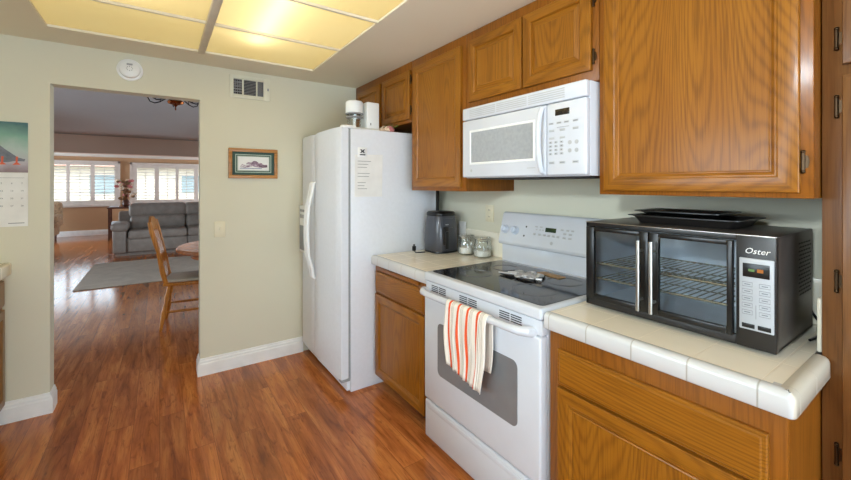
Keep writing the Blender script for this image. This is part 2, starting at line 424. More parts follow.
def text_mb(txt, size, M_, depth=.0004, mi=0, shear=0):
    cu = bpy.data.curves.new('t', 'FONT'); cu.body = txt; cu.size = size; cu.extrude = depth; cu.align_x = 'CENTER'; cu.align_y = 'CENTER'; cu.shear = shear; cu.resolution_u = 2
    o = bpy.data.objects.new('t', cu); S.collection.objects.link(o)
    bpy.context.view_layer.update()
    me = bpy.data.meshes.new_from_object(o.evaluated_get(bpy.context.evaluated_depsgraph_get()))
    b = MB(); b.b.from_mesh(me); r = MB(); r.add(b, M_, mi)
    bpy.data.objects.remove(o); bpy.data.curves.remove(cu); bpy.data.meshes.remove(me)
    return r
def face_negx(x, y, z):   # text frame on a surface that faces -X (reads left to right towards -Y)
    return Matrix.Translation((x, y, z)) @ Matrix(((0, 0, -1, 0), (-1, 0, 0, 0), (0, 1, 0, 0), (0, 0, 0, 1)))
def face_negy(x, y, z):   # faces -Y
    return Matrix.Translation((x, y, z)) @ Matrix(((1, 0, 0, 0), (0, 0, -1, 0), (0, 1, 0, 0), (0, 0, 0, 1)))

XW, YB, H = 1.90, 3.293, 2.30      # right wall, back wall, kitchen ceiling
XL, YF = -1.38, -2.6
LX0, LX1, LY0, LY1 = -.52, .985, .2, 2.985   # ceiling light opening
DX0, DX1, DZ = -.561, .245, 2.04             # doorway
# ------------------------------------------------------------------ structure
b = MB(); b.box(-4.6, 4.2, YF-.1, 14.4, -.08, 0); struct('floor', b, 'floor', smooth=False)
b = MB()
b.box(XL-.1, LX0, YF-.1, YB+.11, H, H+.06); b.box(LX1, XW+.1, YF-.1, YB+.11, H, H+.06)
b.box(LX0, LX1, YF-.1, LY0, H, H+.06); b.box(LX0, LX1, LY1, YB+.11, H, H+.06)
struct('ceiling', b, 'ceil', smooth=False)
b = MB(); t_ = YB+.112
b.box(-4.6, DX0, YB, t_, 0, 3.1); b.box(DX1, 4.2, YB, t_, 0, 3.1); b.box(DX0, DX1, YB, t_, DZ, 3.1)
struct('wall_back', b, 'wall', smooth=False)
b = MB(); b.box(XW, XW+.1, YF-.1, YB, 0, H); struct('wall_right', b, 'wall', smooth=False)
b = MB(); wy0, wy1, wz0, wz1 = .5, 1.8, 1.08, 1.88
hy0, hy1, hz0, hz1 = -.40, .10, 1.94, 2.21
b.box(XL-.1, XL, YF-.1, hy0, 0, H); b.box(XL-.1, XL, hy1, wy0, 0, H); b.box(XL-.1, XL, hy0, hy1, 0, hz0); b.box(XL-.1, XL, hy0, hy1, hz1, H); b.box(XL-.1, XL, wy1, YB, 0, H); b.box(XL-.1, XL, wy0, wy1, 0, wz0); b.box(XL-.1, XL, wy0, wy1, wz1, H)
struct('wall_left', b, 'wall', smooth=False)
b = MB(); b.box(XL-.1, -1.25, YF-.1, YF, 0, H); b.box(1.75, XW+.1, YF-.1, YF, 0, H); b.box(-1.25, 1.75, YF-.1, YF, 2.05, H)
struct('wall_front', b, 'wall', smooth=False)
# added unseen light openings: window over the sink, high window, patio door
w = sempty('window_3', (XL-.05, 1.15, wz0))
b = MB()
for y in (wy0, wy1-.04): b.box(XL-.08, XL-.02, y, y+.04, wz0, wz1)
b.box(XL-.08, XL-.02, wy0, wy1, wz0, wz0+.04); b.box(XL-.08, XL-.02, wy0, wy1, wz1-.04, wz1); link('window_frame', b, 'trim', w)
b = MB(); b.box(XL-.052, XL-.046, wy0+.04, wy1-.04, wz0+.04, wz1-.04); link('pane', b, 'pane', w)
w = sempty('window_4', (XL-.05, -.15, hz0)); b = MB()
b.box(XL-.08, XL-.02, hy0, hy0+.03, hz0, hz1); b.box(XL-.08, XL-.02, hy1-.03, hy1, hz0, hz1); b.box(XL-.08, XL-.02, hy0, hy1, hz0, hz0+.03); b.box(XL-.08, XL-.02, hy0, hy1, hz1-.03, hz1); link('window_frame', b, 'trim', w)
b = MB(); b.box(XL-.052, XL-.046, hy0+.03, hy1-.03, hz0+.03, hz1-.03); link('pane', b, 'pane', w)
w = sempty('door_1', (.05, YF-.05, 0)); b = MB()
for x in (-1.25, .23, 1.70): b.box(x, x+.05, YF-.08, YF-.02, 0, 2.05)
b.box(-1.25, 1.75, YF-.08, YF-.02, 0, .06); b.box(-1.25, 1.75, YF-.08, YF-.02, 2.0, 2.05); link('door_frame', b, 'trim', w)
b = MB(); b.box(-1.2, 1.70, YF-.053, YF-.047, .06, 2.0); link('pane', b, 'pane', w)
# baseboards
def baseb(name, x0, x1, y0, y1, wrap=None):
    b = MB()
    prof = [(0, 0), (-.016, 0), (-.016, .085), (-.012, .092), (-.012, .104), (-.007, .112), (-.006, .122), (0, .126)]
    b.prism([(YB+p[0], p[1]) for p in prof], 'X', x0, x1)
    if wrap == 'r': b.prism([(x1-.0+(-p[0]), p[1]) for p in prof], 'Y', YB-.016, YB+.115)
    if wrap == 'l': b.prism([(x0+p[0], p[1]) for p in prof], 'Y', YB-.016, YB+.115)
    return struct(name, b, 'trim', angle=20)
baseb('baseboard_back', DX1, 1.0, 0, 0, 'l'); baseb('baseboard_left', -.80, DX0, 0, 0, 'r')

# ---- rooms beyond the doorway
OPN = [(5.6, 7.4), (11.6, 13.6)]
def sidewall(name, x0, x1, ops):
    b = MB(); y = t_
    for a_, c_ in ops: b.box(x0, x1, y, a_, 0, 3.1); b.box(x0, x1, a_, c_, 2.15, 3.1); y = c_
    b.box(x0, x1, y, 14.4, 0, 3.1); struct(name, b, 'wall_tan', smooth=False)
sidewall('wall_dining_left', -4.6, -4.5, OPN); sidewall('wall_dining_right', 4.1, 4.2, OPN)
dn_ = 2
for x0 in (-4.58, 4.12):  # unseen glass doors added to let more light into the far rooms
    for a_, c_ in OPN:
        w = sempty('door_%d' % dn_, (x0, (a_+c_)/2, 0)); dn_ += 1; b = MB()
        for y in (a_, (a_+c_)/2-.025, c_-.05): b.box(x0, x0+.06, y, y+.05, 0, 2.15)
        b.box(x0, x0+.06, a_, c_, 2.10, 2.15); b.box(x0, x0+.06, a_, c_, 0, .05); link('door_frame', b, 'trim', w)
        b = MB(); b.box(x0+.027, x0+.033, a_+.05, c_-.05, .05, 2.10); link('pane', b, 'pane', w)
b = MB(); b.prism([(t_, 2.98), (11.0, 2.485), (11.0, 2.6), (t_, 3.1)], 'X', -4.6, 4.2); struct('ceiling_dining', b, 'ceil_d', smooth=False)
b = MB(); b.box(-4.5, 4.1, 11.0, 11.25, 2.10, 2.6, .01); struct('trim_1', b, 'beam', smooth=False)
b = MB(); b.box(-4.6, 4.2, 11.25, 14.4, 2.20, 2.3); struct('ceiling_living', b, 'white_wall', smooth=False)
FY = 14.2
w1 = (-3.45, -1.03, .88, 2.03); w2 = (-.63, 1.75, .88, 1.99)
b = MB()
xs = [-4.6, w1[0], w1[1], w2[0], w2[1], 4.2]
b.box(xs[0], xs[1], FY, FY+.15, 0, 2.3); b.box(xs[2], xs[3], FY, FY+.15, 0, 2.3); b.box(xs[4], xs[5], FY, FY+.15, 0, 2.3)
for q in (w1, w2): b.box(q[0], q[1], FY, FY+.15, 0, q[2]); b.box(q[0], q[1], FY, FY+.15, q[3], 2.3)
struct('wall_far', b, 'wall_tan', smooth=False)
b = MB(); b.box(-4.5, 4.1, FY-.02, FY, 0, .15, .005); struct('baseboard_far', b, 'trim')
def shutters(name, q, panels, z0, z1, fz0, fz1):
    x0, x1 = q[0]-.04, q[1]+.04
    r = sempty(name, ((x0+x1)/2, FY, fz0)); b = MB(); f = .05
    b.box(x0-f, x1+f, FY-.05, FY+.02, fz1-.07, fz1, .005); b.box(x0-f, x1+f, FY-.07, FY+.02, fz0, fz0+.07, .005)
    b.box(x0-f, x0, FY-.05, FY+.02, fz0, fz1); b.box(x1, x1+f, FY-.05, FY+.02, fz0, fz1); link('window_frame', b, 'shut', r)
    b = MB(); b.box(q[0], q[1], FY+.10, FY+.106, q[2], q[3]); link('pane', b, 'pane', r)
    prev = x0
    for i, (a, c_) in enumerate(panels):
        b = MB(); nx = panels[i+1][0] if i+1 < len(panels) else x1+.0
        e = (c_+nx)/2 if i+1 < len(panels) else x1
        b.box(prev, a, FY-.035, FY-.005, fz0+.07, fz1-.07); b.box(c_, e, FY-.035, FY-.005, fz0+.07, fz1-.07)
        b.box(a, c_, FY-.035, FY-.005, fz0+.07, z0); b.box(a, c_, FY-.035, FY-.005, z1, fz1-.07)
        n = 11
        sp = link('shutter_panel', b, 'shut', r); b = MB()
        for k in range(n):
            z = z0+(k+.5)*(z1-z0)/n
            b.prism([(FY-.048, z-.007), (FY-.046, z-.010), (FY+.008, z+.005), (FY+.006, z+.009)], 'X', a, c_)
        b.box((a+c_)/2-.008, (a+c_)/2+.008, FY-.062, FY-.05, z0+.02, z1-.02); link('louvers', b, 'shut', sp)
        prev = e
shutters('window_1', w1, [(-3.35, -2.75), (-2.66, -2.09), (-2.02, -1.594), (-1.498, -1.07)], .979, 1.963, .80, 2.09)
shutters('window_2', w2, [(-.552, -.129), (-.018, .402), (.48, .893), (1.0, 1.42)], .968, 1.915, .78, 2.07)

# ---- outside
b = MB(); b.box(-40, 40, 14.5, 60, -.4, -.3); tag(link('lawn', b, 'grass', None, (0, 30, -.3), smooth=False), 'green lawn outside the far windows', 'lawn', kind='structure')
b = MB(); b.box(-40, 40, 19, 25, -.3, -.28); tag(link('street', b, 'road', None, (0, 22, -.28), smooth=False), 'pale street outside the far windows', 'street', kind='structure')
hs = thing('house', 'pinkish one-storey house across the street, seen through the shutters', 'house', (2, 33, -.3))
b = MB(); b.box(-5, 10, 30, 38, -.3, 2.6); link('wall', b, 'stucco', hs)
b = MB(); b.prism([(29.3, 2.5), (34, 4.4), (38.7, 2.5)], 'X', -5.6, 10.6); link('roof', b, 'roofm', hs)
for x in (-3.4, 1.2, 3.2, 6.5):
    b = MB(); b.box(x, x+1.3, 29.95, 30.02, .9, 2.0); link('window', b, 'hglass', hs)
hs = thing('house', 'long grey-roofed house across the street, seen through the left shutters', 'house', (-16, 33, -.3))
b = MB(); b.box(-24, -8, 30, 38, -.3, 2.4); link('wall', b, 'stucco', hs)
b = MB(); b.prism([(29.3, 2.3), (34, 4.0), (38.7, 2.3)], 'X', -24.6, -7.4); link('roof', b, 'gask', hs)
for x in (-12, -10):
    b = MB(); b.box(x, x+1.3, 29.95, 30.02, .9, 1.9); link('window', b, 'hglass', hs)

# ------------------------------------------------------------------ luminous ceiling
cl = thing('ceiling_light', 'large glowing yellow panelled light recessed in the kitchen ceiling', 'ceiling light', ((LX0+LX1)/2, (LY0+LY1)/2, H))
b = MB(); z1 = H+.24
b.box(LX0, LX1, LY0, LY1, z1, z1+.02); b.box(LX0-.02, LX0, LY0, LY1, H+.062, z1); b.box(LX1, LX1+.02, LY0, LY1, H+.062, z1)
b.box(LX0, LX1, LY0-.02, LY0, H+.062, z1); b.box(LX0, LX1, LY1, LY1+.02, H+.062, z1); link('housing', b, 'trim', cl, smooth=False)
b = MB(); b.box(.21, .25, LY0, LY1, H-.012, H+.03, .003); link('divider_bar', b, 'bar', cl)
rows = [LY1, 2.437, 1.896, 1.355, .81, LY0]
for y in rows[1:-1]:
    for a_, c_ in ((LX0, .21), (.25, LX1)): b = MB(); b.box(a_, c_, y-.007, y+.007, H-.002, H+.02); link('cross_bar', b, 'bar', cl)
for (a, c_) in ((LX0, .21), (.25, LX1)):
    for y1, y0 in zip(rows, rows[1:]):
        b = MB(); b.quad((a, y0+.006, H+.012), (c_, y0+.006, H+.012), (c_, y1-.006, H+.012), (a, y1-.006, H+.012)); link('diffuser', b, 'diff', cl, smooth=False)
for x in (-.16, .50):
    for y0 in ((.30, 1.50) if x > 0 else (.30, 1.42)):
        b = MB(); b.cyl((x, y0, H+.085), (x, y0+(1.15 if x > 0 else .9), H+.085), .019, seg=12); link('fluorescent_tube', b, 'tube', cl)

# ------------------------------------------------------------------ back wall items
sd = thing('smoke_detector', 'round white smoke detector on the wall above the doorway', 'smoke detector', (-.166, YB, 2.188))
b = MB(); b.lathe([(.072, 0), (.072, -.012), (.062, -.016), (.060, -.016)], (-.166, YB, 2.188), 40, 0, 'Y'); link('base', b, 'trim', sd)
b = MB(); b.lathe([(.060, -.014), (.056, -.036), (.045, -.042), (.001, -.043)], (-.166, YB, 2.188), 40, 0, 'Y'); link('cover', b, 'white_pl', sd)
b = MB(); b.box(-.182, -.150, YB-.045, YB-.04, 2.212, 2.224, .002)
for k in range(8): a = k*PI/4; b.ball((-.166+.016*math.cos(a), YB-.043, 2.19+.014*math.sin(a)), .0028)
link('test_button', b, 'grey_pl', sd)
vt = thing('wall_vent', 'white metal air register with louvers high on the wall', 'vent', (.585, YB, 2.09))
vx0, vx1, vz0, vz1 = .44, .735, 2.085, 2.262
b = MB()
x_ = [vx0, vx0+.028, vx0+.088, vx0+.10, vx0+.19, vx0+.20, vx0+.245, vx1]
b.box(vx0, x_[1], YB-.012, YB, vz0, vz1, .002); b.box(x_[6], vx1, YB-.012, YB, vz0, vz1, .002)
b.box(x_[1], x_[6], YB-.012, YB, vz0, vz0+.03, .002); b.box(x_[1], x_[6], YB-.012, YB, vz1-.03, vz1, .002)
b.box(x_[2], x_[3], YB-.012, YB, vz0+.02, vz1-.02); b.box(x_[4], x_[5], YB-.012, YB, vz0+.02, vz1-.02); link('frame', b, 'ventp', vt)
b = MB(); b.box(x_[1], x_[6], YB-.002, YB, vz0+.03, vz1-.03); link('backing', b, 'slot', vt)
b = MB()
for k in range(10):
    z = vz0+.036+k*.0115; b.prism([(YB-.010, z), (YB-.009, z-.001), (YB-.002, z+.005), (YB-.003, z+.006)], 'X', x_[1] if k % 2 else x_[3], x_[4])
for k in range(5): x = x_[5]+.005+k*.009; b.box(x, x+.003, YB-.010, YB-.002, vz0+.03, vz1-.03)
for k in range(5): z = vz0+.045+k*.02; b.box(x_[1], x_[2], YB-.010, YB-.004, z, z+.004)
for k in range(3): x = x_[1]+.01+k*.017; b.box(x, x+.003, YB-.009, YB-.003, vz0+.03, vz1-.03)
link('louvers', b, 'grey_pl', vt)
b = MB(); b.box(vx1-.022, vx1-.012, YB-.02, YB-.012, 2.165, 2.185, .002); link('lever', b, 'grey_pl', vt)
pf = thing('framed_picture', 'small oak-framed picture with a green mat on the wall', 'picture', (.611, YB, 1.47))
px0, px1, pz0, pz1 = .432, .792, 1.462, 1.695
def ringframe(b, x0, x1, z0, z1, w_, ya, yb, mi=0, bev=.002):
    b.box(x0, x1, ya, yb, z0, z0+w_, bev, mi); b.box(x0, x1, ya, yb, z1-w_, z1, bev, mi); b.box(x0, x0+w_, ya, yb, z0+w_, z1-w_, bev, mi); b.box(x1-w_, x1, ya, yb, z0+w_, z1-w_, bev, mi)
b = MB(); ringframe(b, px0, px1, pz0, pz1, .026, YB-.02, YB-.001); link('frame', b, 'framewood', pf)
b = MB(); b.box(px0+.02, px1-.02, YB-.008, YB-.002, pz0+.02, pz1-.02); link('mat', b, 'matgreen', pf)
b = MB(); ringframe(b, px0+.048, px1-.048, pz0+.045, pz1-.045, .006, YB-.010, YB-.008, 0, 0); ringframe(b, px0+.062, px1-.062, pz0+.058, pz1-.058, .006, YB-.010, YB-.008, 0, 0); link('mat_border', b, 'matpale', pf)
b = MB(); b.box(px0+.068, px1-.068, YB-.011, YB-.008, pz0+.064, pz1-.064); pr = link('print', b, 'printbg', pf)
b = MB(); cx_ = (px0+px1)/2
pts = [(-.10, .022), (-.085, .045), (-.06, .04), (-.045, .062), (-.02, .058), (0, .072), (.02, .07), (.04, .055), (.055, .058), (.075, .042), (.1, .045), (.102, .024), (.07, .018), (.03, .022), (0, .026), (-.04, .02), (-.07, .016)]
b.prism([(cx_+p[0], pz0+.066+p[1]) for p in pts], 'Y', YB-.0118, YB-.011); link('galloping_shapes', b, 'printm', pr)
b = MB(); b.box(cx_-.10, cx_+.06, YB-.0118, YB-.011, pz0+.076, pz0+.081); link('ground_line', b, 'printfoot', pr)
lsw = thing('light_switch', 'cream light switch on the wall between doorway and refrigerator', 'light switch', (.375, YB, 1.01))
b = MB(); b.box(.337, .413, YB-.006, YB, 1.015, 1.135, .003); link('plate', b, 'cream', lsw)
b = MB(); b.box(.370, .380, YB-.018, YB-.005, 1.07, 1.09, .002); link('toggle', b, 'cream', lsw)
cal = thing('wall_calendar', 'wall calendar with a bird photo above a white month page', 'calendar', (-.81, YB, 1.162))
b = MB(); b.box(-.965, -.657, YB-.004, YB-.001, 1.485, 1.786); cp = link('picture_page', b, 'calpic', cal)
for o_ in (cp,): pass
b = MB()
b.prism([(-.87, 1.60), (-.83, 1.68), (-.79, 1.66), (-.75, 1.62), (-.70, 1.575), (-.668, 1.565), (-.672, 1.552), (-.715, 1.553), (-.74, 1.545), (-.79, 1.548), (-.84, 1.57)], 'Y', YB-.0048, YB-.004)
link('printed_bird', b, 'birdgrey', cp)
b = MB()
for x in (-.765, -.705):
    b.prism([(x-.003, 1.58), (x+.006, 1.58), (x+.004, 1.545), (x+.018, 1.532), (x-.018, 1.530), (x-.004, 1.545)], 'Y', YB-.0056, YB-.0047)
link('printed_feet', b, 'birdred', cp)
b = MB(); b.box(-.965, -.657, YB-.004, YB-.001, 1.162, 1.483); cp = link('month_page', b, 'paper', cal)
b = MB(); k = 0
for r_ in range(5):
    for q_ in range(7):
        k += 1
        if k > 30: break
        b.add(text_mb(str(k), .013, face_negy(-.94+q_*.043, YB-.0045, 1.42-r_*.045)), None, 0)
b.box(-.95, -.672, YB-.0046, YB-.004, 1.452, 1.4535)
b.box(-.74, -.672, YB-.0046, YB-.004, 1.18, 1.184)
link('date_numbers', b, 'ink', cp)

# ------------------------------------------------------------------ cabinet helpers (fronts face -X)
def rings(b, xf, y0, y1, z0, z1, prof, mv=0, mh=1, mp=0):
    rs = []
    for ins, d in prof:
        rs.append([b.b.verts.new((xf+d, y, z)) for y, z in ((y0+ins, z0+ins), (y1-ins, z0+ins), (y1-ins, z1-ins), (y0+ins, z1-ins))])
    for A, B in zip(rs, rs[1:]):
        for k in range(4):
            f = b.b.faces.new((A[k], A[(k+1) % 4], B[(k+1) % 4], B[k])); f.material_index = mh if k in (0, 2) else mv
    f = b.b.faces.new(rs[-1]); f.material_index = mp
    f = b.b.faces.new(rs[0][::-1]); f.material_index = mv
RAISED = [(0, .020), (0, .005), (.002, .0025), (.007, .001), (.010, 0), (.046, 0), (.050, .003), (.053, .011), (.057, .0115), (.078, .003), (.080, .0045), (.082, .0045)]
FLATP = [(0, .020), (0, .005), (.002, .0025), (.007, .001), (.010, 0), (.044, 0), (.048, .002), (.052, .002), (.058, .006), (.061, .010), (.064, .010), (.067, .0085)]
SLAB = [(0, .020), (0, .007), (.003, .004), (.010, .003), (.014, 0), (.020, .0)]
def hinge(parent, xf, y, z, mat='bronze'):
    b = MB(); b.cyl((xf-.004, y, z-.024), (xf-.004, y, z+.024), .0045, seg=10); b.ball((xf-.004, y, z+.028), .0055); b.ball((xf-.004, y, z-.028), .0055)
    b.prism([(y+.002, z-.022), (y-.010, z-.016), (y-.013, z), (y-.010, z+.016), (y+.002, z+.022)], 'X', xf-.003, xf+.0005)
    return link('hinge', b, mat, parent)
def cabinet(name, label, y0, y1, z0, z1, xf, xb, fronts, frame=('oak_fv', 'oak_fh'), cat='cabinet', toe=0, door_mats=('oak_v', 'oak_h'), loc=None, holes=True):
    r = thing(name, label, cat, ((xf+xb)/2, (y0+y1)/2, z0))
    b = MB(); zb = z0+toe
    b.box(xf+.02, xb, y0, y1, zb, z1, 0, 0)
    if toe: b.box(xf+.075, xb, y0+.002, y1-.002, z0, zb, 0, 2)
    link('body', b, [frame[0], frame[1], 'slot'], r, smooth=False)
    # face frame: stiles and rails, openings left where the fronts lie
    b = MB(); ys = sorted(set([y0, y1]))
    b.box(xf, xf+.0199, y0, y1, zb, z1, .001, 0)
    fr = link('face_frame', b, [frame[0], frame[1]], r)
    for f in fronts:
        k, fy0, fy1, fz0, fz1, style = f[:6]
        b = MB(); rings(b, xf-.0205, fy0, fy1, fz0, fz1, style)
        mats = list(door_mats)
        if k == 'drawer': mats = [door_mats[1], door_mats[1]]
        d = link(k, b, mats, r, angle=25)
        for hz, hy in (f[6] if len(f) > 6 else []): hinge(d, xf-.001, hy, hz)
    return r
G1 = 'oak wall cabinets in a row'
UX = 1.49; UB = XW-.001
cabinet('wall_cabinet', 'short oak two-door cabinet above the refrigerator', 2.337, YB-.003, 1.862, H-.002, UX, UB,
    [('door', 2.348, 2.76, 1.885, 2.235, RAISED, [(1.95, 2.345), (2.17, 2.345)]), ('door', 2.80, 3.22, 1.885, 2.235, RAISED)], cat='cabinet')
cabinet('wall_cabinet', 'tall single-door oak wall cabinet between refrigerator and microwave', 1.742, 2.335, 1.372, H-.002, UX, UB,
    [('door', 1.775, 2.30, 1.397, 2.24, FLATP, [(1.50, 2.306), (2.14, 2.306)])])
cabinet('wall_cabinet', 'oak two-door cabinet directly above the white microwave', .903, 1.740, 1.842, H-.002, UX, UB,
    [('door', .932, 1.295, 1.888, 2.243, RAISED, [(1.945, .926), (2.185, .926)]), ('door', 1.305, 1.70, 1.888, 2.243, RAISED)])
cabinet('wall_cabinet', 'large single-door oak wall cabinet above the black toaster oven', .2705, .901, 1.372, H-.002, UX, UB,
    [('door', .297, .875, 1.388, 2.243, FLATP, [(1.475, .291), (2.14, .291)])])
# base cabinets
BX = 1.247
cabinet('base_cabinet', 'oak base cabinet with drawer and door below the toaster oven counter', .2705, .958, 0, .858, BX, XW-.001,
    [('drawer', .305, .915, .662, .795, SLAB), ('door', .305, .915, .12, .652, FLATP)], toe=.09, door_mats=('oak_v', 'oak_h'))
lb = cabinet('base_cabinet', 'narrow oak base cabinet between the refrigerator and the white range', 1.762, 2.425, 0, .858, BX, XW-.001,
    [('drawer', 1.80, 2.40, .675, .815, SLAB), ('door', 1.80, 2.40, .10, .662, FLATP)], toe=.09)
b = MB(); b.box(BX-.018, BX+.001, 1.86, 2.33, .828, .850, .004); b.box(BX-.022, BX-.016, 1.87, 2.32, .846, .851, .002); link('cutting_board_pull', b, 'oak_fh', lb)
# left run
cabinet_left = thing('base_cabinet', 'greyish oak cabinet at the left edge beside the doorway wall', 'cabinet', (-1.06, 2.4, 0))
b = MB(); b.box(XL+.001, -.765, 1.5, YB-.003, .09, .875); b.box(XL+.001, -.84, 1.5, YB-.003, 0, .09); link('body', b, 'lowcab', cabinet_left, smooth=False)
for (a, c_) in ((2.72, 3.26), (2.13, 2.68), (1.54, 2.09)):
    for nm, zz0, zz1, st in (('drawer', .70, .85, SLAB), ('door', .12, .68, RAISED)):
        t0 = MB(); rings(t0, 0, a, c_, zz0, zz1, st); q = MB(); q.add(t0, Matrix.Translation((-.745, 0, 0)) @ Matrix.Scale(-1, 4, (1, 0, 0))); link(nm, q, ['lowcab', 'lowcab'], cabinet_left, angle=25)
b = MB(); b.box(XL+.001, -.725, 1.48, YB-.002, .876, .95, .012, 0, 3); tag(link('countertop', b, 'tile', None, (-1.05, 2.4, .876)), 'cream counter at the left edge on the greyish cabinet', 'countertop')

# counters (z .86 - .92)
def bull(b, poly_y0, poly_y1, x, mi): pass
CX0 = 1.213
def nose_prof(x, s=1): return [(x+.03*s, .860), (x+.004*s, .860), (x, .864), (x, .905), (x+.003*s, .914), (x+.010*s, .920), (x+.022*s, .922), (x+.034*s, .920), (x+.034*s, .86)]
def worktop(name, label, y0, y1, end=False):
    r = thing(name, label, 'countertop', (1.5, (y0+y1)/2, .86))
    b = MB(); b.box(CX0+.034, XW-.003, y0+(.034 if end else 0), y1, .86, .919); link('tile_field', b, 'tile', r, smooth=False)
    b = MB(); b.prism(nose_prof(CX0), 'Y', y0+(.02 if end else 0), y1)
    if end:   # rounded outer corner
        pass
    link('front_nosing', b, 'nose', r, angle=50)
    return r
wl = worktop('countertop', 'cream tiled counter between refrigerator and range holding the air fryer', 1.760, 2.426)
wr = thing('countertop', 'cream tiled counter with white rounded edge under the toaster oven', 'countertop', (1.5, .6, .86))
b = MB(); b.box(CX0+.034, XW-.003, .284, .961, .86, .919); link('tile_field', b, 'tile', wr, smooth=False)
# nosing swept round the corner: front run then end run
b = MB(); prof = [(.034, .86), (.004, .86), (0, .864), (0, .905), (.003, .914), (.010, .920), (.022, .922), (.034, .920)]
path = []; EY = .25; rc = .016
path.append(((CX0, .961), (1, 0)))
path.append(((CX0, EY+rc+.0001), (1, 0)))
for k in range(1, 6):
    a = k/6*PI/2; path.append(((CX0+rc-rc*math.cos(a), EY+rc-rc*math.sin(a)), (math.cos(a), math.sin(a))))
path.append(((CX0+rc, EY), (0, 1))); path.append(((1.565, EY), (0, 1)))
R_ = []
for (px, py), (nx, ny) in path:
    k_ = []
    for d, z in prof:
        # inner side converges to the inner corner
        x = px+nx*d; y = py+ny*d
        k_.append(b.b.verts.new((x, y, z)))
    R_.append(k_)
for i, (A, B) in enumerate(zip(R_, R_[1:])):
    for j in range(len(prof)-1):
        f = b.b.faces.new((A[j], A[j+1], B[j+1], B[j])); f.material_index = 0 if i < 4 else 1
b.b.faces.new(R_[0]).material_index = 0; b.b.faces.new(R_[-1]).material_index = 1
b.box(CX0+.02, CX0+.05, EY+.02, EY+.05, .861, .9195, 0, 0)
link('front_nosing', b, ['nose', 'nosex'], wr, angle=50)
# backsplashes
def splash(label, y0, y1):
    b = MB(); b.box(XW-.012, XW-.0005, y0, y1, .9205, 1.085, .004, 0); return tag(link('backsplash', b, 'splash', None, (XW, (y0+y1)/2, .92)), label, 'backsplash')
splash('low cream tile backsplash behind the jars and air fryer', 1.76, 2.426)
splash('low pale tile backsplash behind the toaster oven', .284, .960)
b = MB(); b.box(1.585, XW-.013, .2705, .2815, .9215, 1.08, .004); tag(link('backsplash', b, 'splash', None, (1.7, .276, .92)), 'short pale side splash tile against the tall pantry', 'backsplash')

# pantry
pn = thing('pantry_cabinet', 'tall oak pantry cabinet at the right edge with bronze hinges', 'cabinet', (1.73, -.24, 0))
PX = 1.57
b = MB(); b.box(PX+.02, XW-.001, -.75, .268, .0, H-.002); link('body', b, 'pan_v', pn, smooth=False)
b = MB(); b.box(PX, PX+.0199, -.75, .268, 0, H-.002, .001); link('face_frame', b, 'pan_v', pn)
for y0, y1 in ((-.255, .226), (-.73, -.262)):
    for z0, z1, hz in ((.10, 1.715, (.655, 1.14, 1.63)), (1.745, 2.26, (1.82,))):
        b = MB(); rings(b, PX-.0205, y0, y1, z0, z1, RAISED); d = link('door', b, ['pan_v', 'pan_h'], pn, angle=25)
        if y0 > -.3:
            for z in hz: hinge(d, PX-.002, .238, z)

# ------------------------------------------------------------------ refrigerator
fr = thing('refrigerator', 'white side-by-side refrigerator standing against the back wall', 'refrigerator', (1.4, 2.86, 0))
FX, FY0, FY1 = 1.043, 2.433, 3.272
b = MB(); b.box(FX+.02, 1.80, FY0, FY1, .02, 1.795, .006); b.box(FX+.03, 1.78, FY0+.02, FY1-.02, 0, .03); link('body', b, 'fridge', fr)
b = MB(); b.box(FX+.004, FX+.022, FY0+.006, FY1-.006, .10, 1.79); link('door_gasket', b, 'gask', fr)
def fdoor(y0, y1):
    n = 10; P = []
    for k in range(n+1):
        y = y0+(y1-y0)*k/n; e = abs(2*k/n-1)
        x = FX-.058-.010*(1-((y-(FY0+FY1)/2)/((FY1-FY0)/2))**2)
        if k == 0 or k == n: x += .010
        P.append((x, y))
    P = [(FX+.003, y0)]+P+[(FX+.003, y1)]
    b = MB(); b.prism(P, 'Z', .105, 1.80, 0); bmesh.ops.bevel(b.b, geom=[e for e in b.b.edges if abs(e.verts[0].co.z-e.verts[1].co.z) < 1e-4], offset=.006, segments=2, affect='EDGES')
    return link('door', b, 'fridge', fr, angle=50)
SY = 2.935
dn = fdoor(FY0, SY-.003); df = fdoor(SY+.003, FY1)
for nm_, yy, dd in (('handle', SY-.028, dn), ('handle', SY+.028, df)):
    b = MB(); x0 = FX-.066
    pts = [(x0+.004, yy, 1.42), (x0-.012, yy, 1.405), (x0-.018, yy, 1.36)]
    pts = [(x0+.002, yy, 1.43), (x0-.014, yy, 1.42), (x0-.020, yy, 1.37), (x0-.030, yy, 1.32), (x0-.048, yy, 1.25), (x0-.056, yy, 1.15), (x0-.058, yy, 1.06), (x0-.056, yy, .97), (x0-.048, yy, .87), (x0-.030, yy, .80), (x0-.020, yy, .76), (x0-.014, yy, .71), (x0+.002, yy, .70)]
    b.tube(pts, .013, 10); link(nm_, b, 'white_pl', dd)
b = MB(); b.box(FX-.084, FX-.052, 3.075, 3.25, .86, 1.24, .006); ds = link('dispenser', b, 'white_pl', df)
b = MB(); b.box(FX-.0855, FX-.083, 3.095, 3.235, .88, 1.08, .002); link('recess', b, 'gask', ds)
b = MB()
for k in range(4): b.box(FX-.0865, FX-.083, 3.10+k*.033, 3.12+k*.033, 1.14, 1.17, .001)
b.box(FX-.0865, FX-.083, 3.10, 3.22, 1.19, 1.21, .001); link('buttons', b, 'grey_pl', ds)
b = MB(); b.box(FX-.045, FX+.018, FY0+.003, FY0+.05, .086, .104, .003); link('bottom_hinge', b, 'gask', fr)
b = MB(); b.box(FX, FX+.03, FY0+.02, FY1-.02, .015, .085, .003); link('toe_grille', b, 'fridge', fr)
